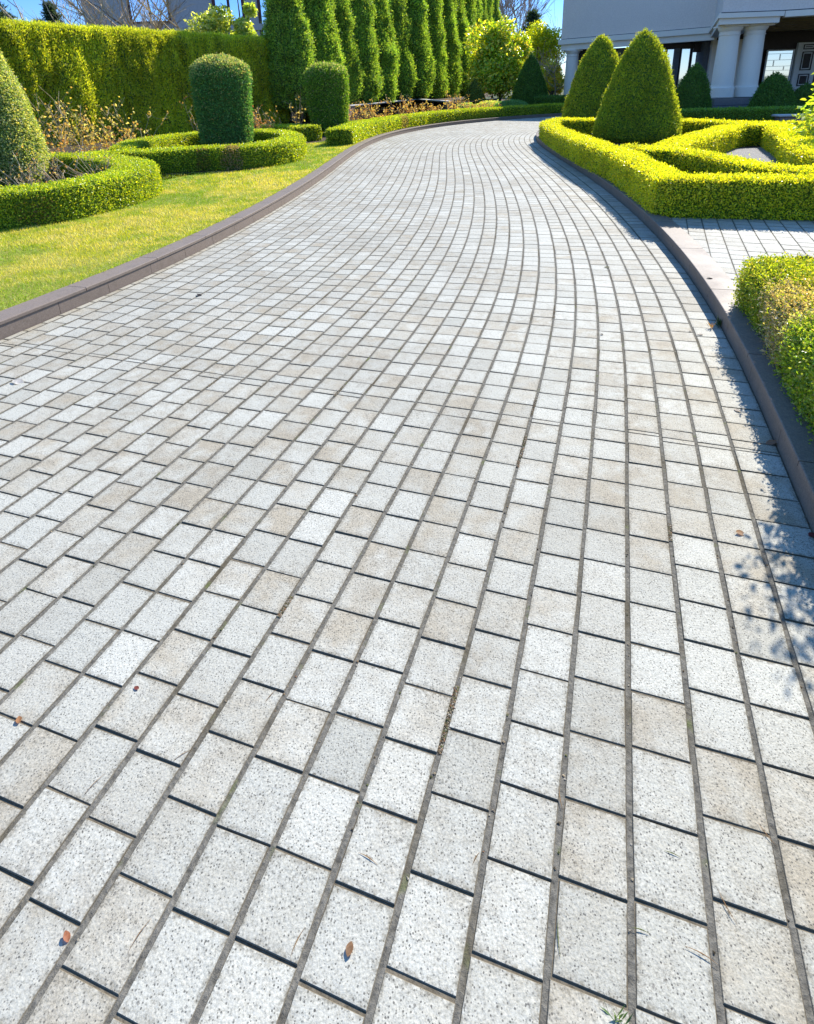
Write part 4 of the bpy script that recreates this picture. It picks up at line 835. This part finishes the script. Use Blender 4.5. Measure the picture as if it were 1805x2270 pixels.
# tall windows
px = lambda u, v, Y: PX(1180+u/2.742, v/2.742, Y)
for (u0, u1) in ((765, 812), (818, 872), (906, 964), (972, 1034)):
    x0 = float(px(u0, 300, 33.4)[0]); x1 = float(px(u1, 300, 33.4)[0])
    window(tb, x0, x1, .95, 2.97, 33.42, 1, M_BLOCK, M_GLASS, .035, .06)
mb = MB(); mb.box((float(px(1042, 300, 33)[0]), 33.0, .8), (float(px(1078, 300, 33)[0]), 33.49, 3.3)); mb.box((float(px(870, 300, 33.3)[0]), 33.3, .8), (float(px(900, 300, 33.3)[0]), 33.49, 2.98)); mb.build('block_pier', M_BLOCK, tb, False, False)
x0 = float(px(1082, 300, 33.0)[0]); mb = MB(); mb.box((x0, 32.85, .8), (x0+.62, 33.38, 3.28), bev=.01); mb.box((x0-.04, 32.80, 2.95), (x0+.66, 33.384, 3.08), bev=.01); mb.box((x0+.95, 32.75, .8), (x0+1.5, 33.38, 3.28), bev=.01); mb.build('pilaster', M_STONE, tb, False, False)
# portico: its left flank runs back along the line to the main wall
def prism(mbx, poly, z0, z1):
    n = len(poly); a = sum(poly[i][0]*poly[(i+1) % n][1]-poly[(i+1) % n][0]*poly[i][1] for i in range(n)); poly = poly if a > 0 else poly[::-1]
    V = [(x, y, z0) for x, y in poly]+[(x, y, z1) for x, y in poly]; i = np.arange(n)
    mbx.add(V, np.stack([i, (i+1) % n, n+(i+1) % n, n+i], 1)); mbx.add(V, [list(range(n))[::-1]]); mbx.add(V, [list(range(n, 2*n))])
def loopo(e): return [(11.52-e, 23.42-e), (13.62+e, 23.30-e), (24+e, 19.2-e), (31+e, 31), (15.0-e, 31.0)]
FB = [(11.52, 23.42), (13.62, 23.30), (14.1, 24.4), (15.9, 31.0), (14.95, 31.0)]
mb = MB(); prism(mb, FB, 3.30, 3.50); prism(mb, [(FB[0][0]-.09, FB[0][1]-.09), (FB[1][0]+.09, FB[1][1]-.09), (14.2, 24.4), (15.9, 31.05), (14.84, 31.05)], 3.502, 3.66)
seg_box(mb, (13.73, 23.2), (24, 19.1), 0, .5, 3.46, 3.66, .01); mb.build('portico_lintel', M_STONE, tb, False, False)
mb = MB(); prism(mb, [(11.64, 23.52), (13.62, 23.40), (24, 19.3), (31, 31.2), (15.1, 31.2)], 3.70, 5.9); mb.build('portico_parapet', M_STUCCO, tb, False, False)
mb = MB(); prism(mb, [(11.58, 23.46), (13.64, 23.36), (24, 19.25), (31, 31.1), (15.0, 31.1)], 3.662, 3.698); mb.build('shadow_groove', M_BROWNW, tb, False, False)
mb = MB(); prism(mb, [(14.12, 24.0), (24, 20.0), (28, 33.2), (16.0, 33.2), (15.92, 31.0)], 3.60, 3.658)
for k in range(6): seg_box(mb, (14.4+k*.35, 25.0+k*1.4), (24, 21.4+k*1.4), 0, .22, 3.50, 3.598)
mb.build('soffit', M_SOFFIT, tb, False, False)
mb = MB(); mb.box((9.9, 37.4, 0), (11.3, 37.7, 3.9)); mb.box((13.1, 33.62, 0), (30, 33.9, 3.78)); mb.build('inner_wall', M_BROWNW, tb, False, False)
def column(loc, R=.385, z0=.82, z1=3.30):
    mb = MB(); H = z1-z0
    mb.lathe([(0, 0), (R*1.16, 0), (R*1.16, .34), (R*1.06, .37), (R*1.02, .42), (R, .5), (R*.97, H*.5), (R*.90, H-.36), (R*.90, H-.34), (R*.96, H-.33), (R*.96, H-.30), (R*.91, H-.29), (R*.91, H-.2), (R*1.0, H-.17), (R*1.10, H-.10), (R*1.12, H-.06), (0, H-.055)], 40, (0, 0, 0))
    mb.box((-R*1.14, -R*1.14, H-.058), (R*1.14, R*1.14, H), bev=.006)
    o = mb.build('column', M_STONE, tb, True, False); o.data.set_sharp_from_angle(angle=rad(28)); o.location = loc+(z0,) if len(loc) == 2 else loc; return o
c1 = PX(1180+1180/2.742, 215, 24.2); c2 = PX(1180+1300/2.742, 215, 24.2)
for (x, y) in ((12.29, 24.05), (13.22, 24.05)): column((x, y))
for (x, y) in ((9.94, 36.75), (10.95, 35.75)): column((x, y), .38, .3, 3.2)
# plinth of three courses
mb = MB()
for k, (z0_, z1_, e) in enumerate(((0, .295, 0.0), (.305, .545, .03), (.555, .80, .06))): mb.box((11.66+e, 23.2+e*2, z0_), (13.85-e, 33.2, z1_), bev=.006); 
mb.build('plinth', M_STONE2, tb, False, False)
mb = MB(); mb.box((13.86, 26.5, 0), (26, 33.4, .79)); 
for k in range(4): mb.box((13.86, 26.5-.32*(k+1), 0), (26, 26.5-.32*k-.004, .79-.16*(k+1)), bev=.006)
mb.build('entrance_steps', M_STONE2, tb, False, False)
# entrance: sidelight window and panelled door
x0 = float(px(1425, 350, 33.2)[0]); x1 = float(px(1592, 350, 33.2)[0])
wd_ = window(tb, x0, x1, .82, 2.75, 33.3, 1, M_TRIM, M_GLASS, .06, .08)
mb = MB()
for z in (1.15, 1.45, 1.75, 1.95, 2.25, 2.55): mb.box((x0+.07, 33.225, z), (x1-.07, 33.245, z+.015))
for (xa, za, zb) in ((.35, 1.46, 1.74), (.7, 1.76, 1.94), (.3, 1.96, 2.24), (.6, 1.16, 1.44), (.5, 2.26, 2.54)): mb.box((x0+xa*(x1-x0), 33.226, za+.01), (x0+xa*(x1-x0)+.014, 33.244, zb-.002))
mb.build('reflected_tile_lines', M_BLOCK, wd_, False, False)  # dark strips draw a tile pattern reflected in the sidelight glass
xd0 = float(px(1600, 350, 33.2)[0]); mb = MB(); mb.box((xd0, 33.15, .8), (xd0+1.1, 33.3, 3.05)); dr = mb.build('door', M_TRIM, tb, False, False)
mb = MB()
for (za, zb) in ((2.72, 2.96), (1.72, 2.62), (.95, 1.55)):
    for (xa, xb, z0_, z1_) in ((.28, .86, za, za+.05), (.28, .86, zb-.05, zb), (.28, .33, za+.052, zb-.052), (.81, .86, za+.052, zb-.052)): mb.box((xd0+xa, 33.12, z0_), (xd0+xb, 33.148, z1_))
    mb.box((xd0+.39, 33.135, za+.1), (xd0+.75, 33.148, zb-.1))
mb.build('panel_moulding', M_BROWNW, dr, False, False)
mb = MB(); mb.box((15.3, 33.32, 2.76), (30, 33.5, 3.6)); mb.build('door_header', M_BROWNW, tb, False, False)
mb = MB(); mb.box((12, 36, 7.6), (32, 50, 7.9)); 
mb.box((13, 37, 7.9), (31, 49, 9.2)); mb.build('roof', M_BROWNW, tb, False, False)
# ---------------------------------------------------------------- small debris on the drive
def dry_leaf(name, xy, z, s, col, label, rz, mat=M_DRY, cat='leaf', group=None, curl=.5):
    nx, ny = 5, 7; V = []
    for j in range(ny):
        t = j/(ny-1); wdt = math.sin(math.pi*min(1, t*.95+.04))**.8*.32
        for i in range(nx):
            u = (i/(nx-1)-.5)*2; V.append((u*wdt*s, (t-.5)*s, curl*s*(.35*(u*wdt*2)**2+.25*(t-.5)**2)+.003+rng.normal()*.015*s))
    o = mesh(name, V, [(grid_faces(ny, nx), 0)], mat, None, np.array([col])*np.ones((len(V), 1))*rng.uniform(.8, 1.2, (len(V), 1)), True); o.location = (xy[0], xy[1], z); o.rotation_euler = (rng.normal()*.15, rng.normal()*.15, rz); tag(o, label, cat, group); return o
LG = 'dry leaves lying on the paving'
def g0(x, y, z=0.0): q = GZ(x, y, z); return (float(q[0]), float(q[1]))
dl = [(775, 2107, .030, (.30, .17, .09), 'small brown curled leaf on a paver near the bottom of the drive', 2.9), (147, 2078, .026, (.42, .16, .08), 'orange chip lying on a joint near the bottom left', .8), (303, 1527, .022, (.28, .08, .06), 'dark red bud scale on a left hand paver', 1.2),
      (42, 1598, .03, (.45, .22, .1), 'orange leaf scrap on a joint at the left edge', .5), (1710, 983, .07, (.50, .27, .16), 'large tan fallen leaf against the right kerb', 1.7), (1640, 1183, .05, (.52, .33, .2), 'flat tan leaf at the edge of the hedge shadow', 1.5),
      (40, 848, .10, (.75, .72, .68), 'pale crumpled scrap at the left side of the drive', 1.2), (1552, 742, .05, (.5, .46, .42), 'grey withered leaf near the right kerb', 1.6), (1634, 911, .045, (.48, .42, .36), 'small grey brown leaf on a joint left of the near hedge', .4),
      (441, 655, .07, (.03, .02, .02), 'black leaf scrap on the left half of the drive', .9), (1800, 1188, .05, (.28, .06, .06), 'dark red leaf by the kerb at the right edge', 2.0), (1345, 593, .06, (.10, .11, .03), 'moss tuft on a joint in the right half of the drive', 1.5),
      (1334, 742, .03, (.05, .045, .04), 'tiny dark seed on a pale paver right of centre', .3), (1530, 735, .03, (.12, .10, .08), 'tiny dark scrap on the fourth row from the right kerb', .3)]
for x, y, s, c, lb, rz in dl: dry_leaf('fallen_leaf', g0(x, y), .001, s*.8, tuple(np.array(c)*.75), lb, rz, group=LG)
dry_leaf('fallen_leaf', g0(1573, 617, KZ), KZ+.001, .05, (.04, .03, .03), 'dark twiggy scrap on the right kerb top', 1.4, group=LG)
NG = 'dry needles caught in the joints'
def needle(xy, L, rz, col, label):
    u = np.linspace(-1, 1, 7); mb = MB(); P = np.column_stack([u*L*.5, .05*L*(1-u*u), .0012+.0012*(1-u*u)]); mb.tube(P, .0009*(1.2-np.abs(u)), 4, 0, col); o = mb.build('pine_needle', M_DRY, None, True); o.location = (xy[0], xy[1], .001); o.rotation_euler = (0, 0, rz); tag(o, label, 'needle', NG)
for x, y, L, rz, lb in [(310, 2075, .06, 1.1, 'tan needle in a joint near the bottom left'), (600, 1545, .05, 1.0, 'pale needle across a joint left of centre'), (1243, 1770, .05, 1.5, 'straight needle beside the centre right joint'), (1612, 2010, .06, 1.75, 'straw needle in the joint at lower right'),
                        (1240, 2080, .06, 1.4, 'greenish needle low in the centre right joint'), (1490, 1895, .035, -.4, 'green needle lying in a cross joint at lower right'), (1420, 2065, .035, -.3, 'short green needle over the cross joint near the bottom'), (405, 1675, .045, .6, 'dark twig over a joint left of centre'),
                        (1555, 2120, .06, -.5, 'orange needle in the cross joint near the bottom right'), (210, 1740, .06, 1.0, 'long tan needle on a joint at middle left'), (1700, 1850, .05, 1.9, 'needle at the right edge joint'), (660, 2090, .05, 1.1, 'pale husk needle at the lower centre joint'), (1055, 1905, .03, .9, 'thin dark twig on a paver below centre'), (815, 1905, .05, -.5, 'reddish needle in a cross joint left of the cracked joint')]:
    needle(g0(x, y), L, rz, (.36, .22, .09) if 'green' not in lb else (.16, .2, .04), lb)
def tuft(name, xy, z, n, L, label, col, cat='weed', flat=.5):
    P = np.zeros((n, 3))+rng.normal(size=(n, 3))*np.array([.006, .006, 0]); LV, LF, LC = leaf_quads(P, nrm(rng.normal(size=(n, 3))*np.array([flat, flat, .2])+np.array([0, 0, .5])), L, L*.12, .9, .5, pal(n, col)); LV[:, 2] = np.maximum(LV[:, 2], .0)
    o = mesh(name, LV, [(LF, 0)], M_GRASS, None, LC); o.location = (xy[0], xy[1], z); tag(o, label, cat); return o
tuft('grass_tuft', g0(1368, 2262), .0, 18, .03, 'small green grass tuft in a joint at the bottom edge', [(.08, .15, .07), (.13, .2, .08)])
tuft('weed', g0(1596, 722), .0, 34, .07, 'dark green weed growing at the foot of the right kerb', [(.04, .08, .03), (.07, .12, .04)], flat=1.0)
tuft('weed', g0(1577, 727), .0, 16, .05, 'withered brown weed beside the dark green one at the right kerb', [(.3, .15, .08), (.36, .22, .12)], flat=1.2)

# crumbs, grit and moss gathered along the joints and kerb feet
def litter():
    P = []
    for jo in joints:
        n = int(rng.uniform(50, 110)); s_ = rng.uniform(.2, 9, n)**1.0; P.append(road(s_, jo+rng.normal(size=n)*.004))
    s_ = rng.uniform(1, 14, 1500); P.append(road(s_, -HALF+np.abs(rng.normal(size=1500))*.03+.003)); s_ = rng.uniform(0, 12, 1300); P.append(road(s_, HALF-np.abs(rng.normal(size=1300))*.035-.003))
    P = np.concatenate(P); n = len(P); keep = fbm(np.column_stack([P*2.2, np.zeros(n)]), 61, 2) > -.15; P = P[keep]
    # thicker moss and rust coloured debris in a few joints
    def seg_s(y): return float(np.interp(y, RY[RY < 27][:300], RS[RY < 27][:300]))
    for (x, y, L) in ((1005, 1600, .16), (1150, 1000, .22), (1185, 900, .16), (1227, 690, .2), (640, 1350, .07), (770, 868, .10), (495, 848, .10), (1465, 1180, .08)):
        q = g0(x, y); d2 = np.linalg.norm(cc-np.array(q), axis=1); j = d2.argmin(); h = np.interp(sf[j], RS, RH); lat = float((np.array(q)-cc[j])@np.array([math.cos(h), -math.sin(h)])); lj = min(joints, key=lambda v: abs(v-lat))
        m_ = 420; P = np.concatenate([P, road(sf[j]+rng.uniform(-L, L, m_)*.6, lj+rng.normal(size=m_)*.0032)])
    n = len(P)
    z = np.full(n, -.0028); base = np.column_stack([P, z]); sz = rng.uniform(.0016, .0048, n)
    V = []; 
    for k in range(4): V.append(base+np.column_stack([np.cos(k*1.57+rng.uniform(-.5, .5, n))*sz*rng.uniform(.6, 1.5, n), np.sin(k*1.57+rng.uniform(-.5, .5, n))*sz, rng.uniform(.0, .0028, n)]))
    top = base+np.column_stack([rng.normal(size=(n, 2))*.0006, sz*.7+.0005]); V = np.stack(V+[top], 1).reshape(-1, 3); b = np.arange(n)[:, None]*5
    F = np.concatenate([b+np.array([k, (k+1) % 4, 4])[None] for k in range(4)])
    c = pal(n, [(.22, .15, .08), (.34, .28, .19), (.10, .08, .05), (.12, .13, .04), (.46, .42, .34), (.30, .16, .08)], [3, 3, 3, 2, 1.5, 1]); o = mesh('leaf_litter', V, [(F, 0)], M_DRY, None, np.repeat(c, 5, 0))
    tag(o, 'fine brown litter and moss crumbs gathered in the paving joints and along the kerbs', 'litter', None, 'stuff')
litter()
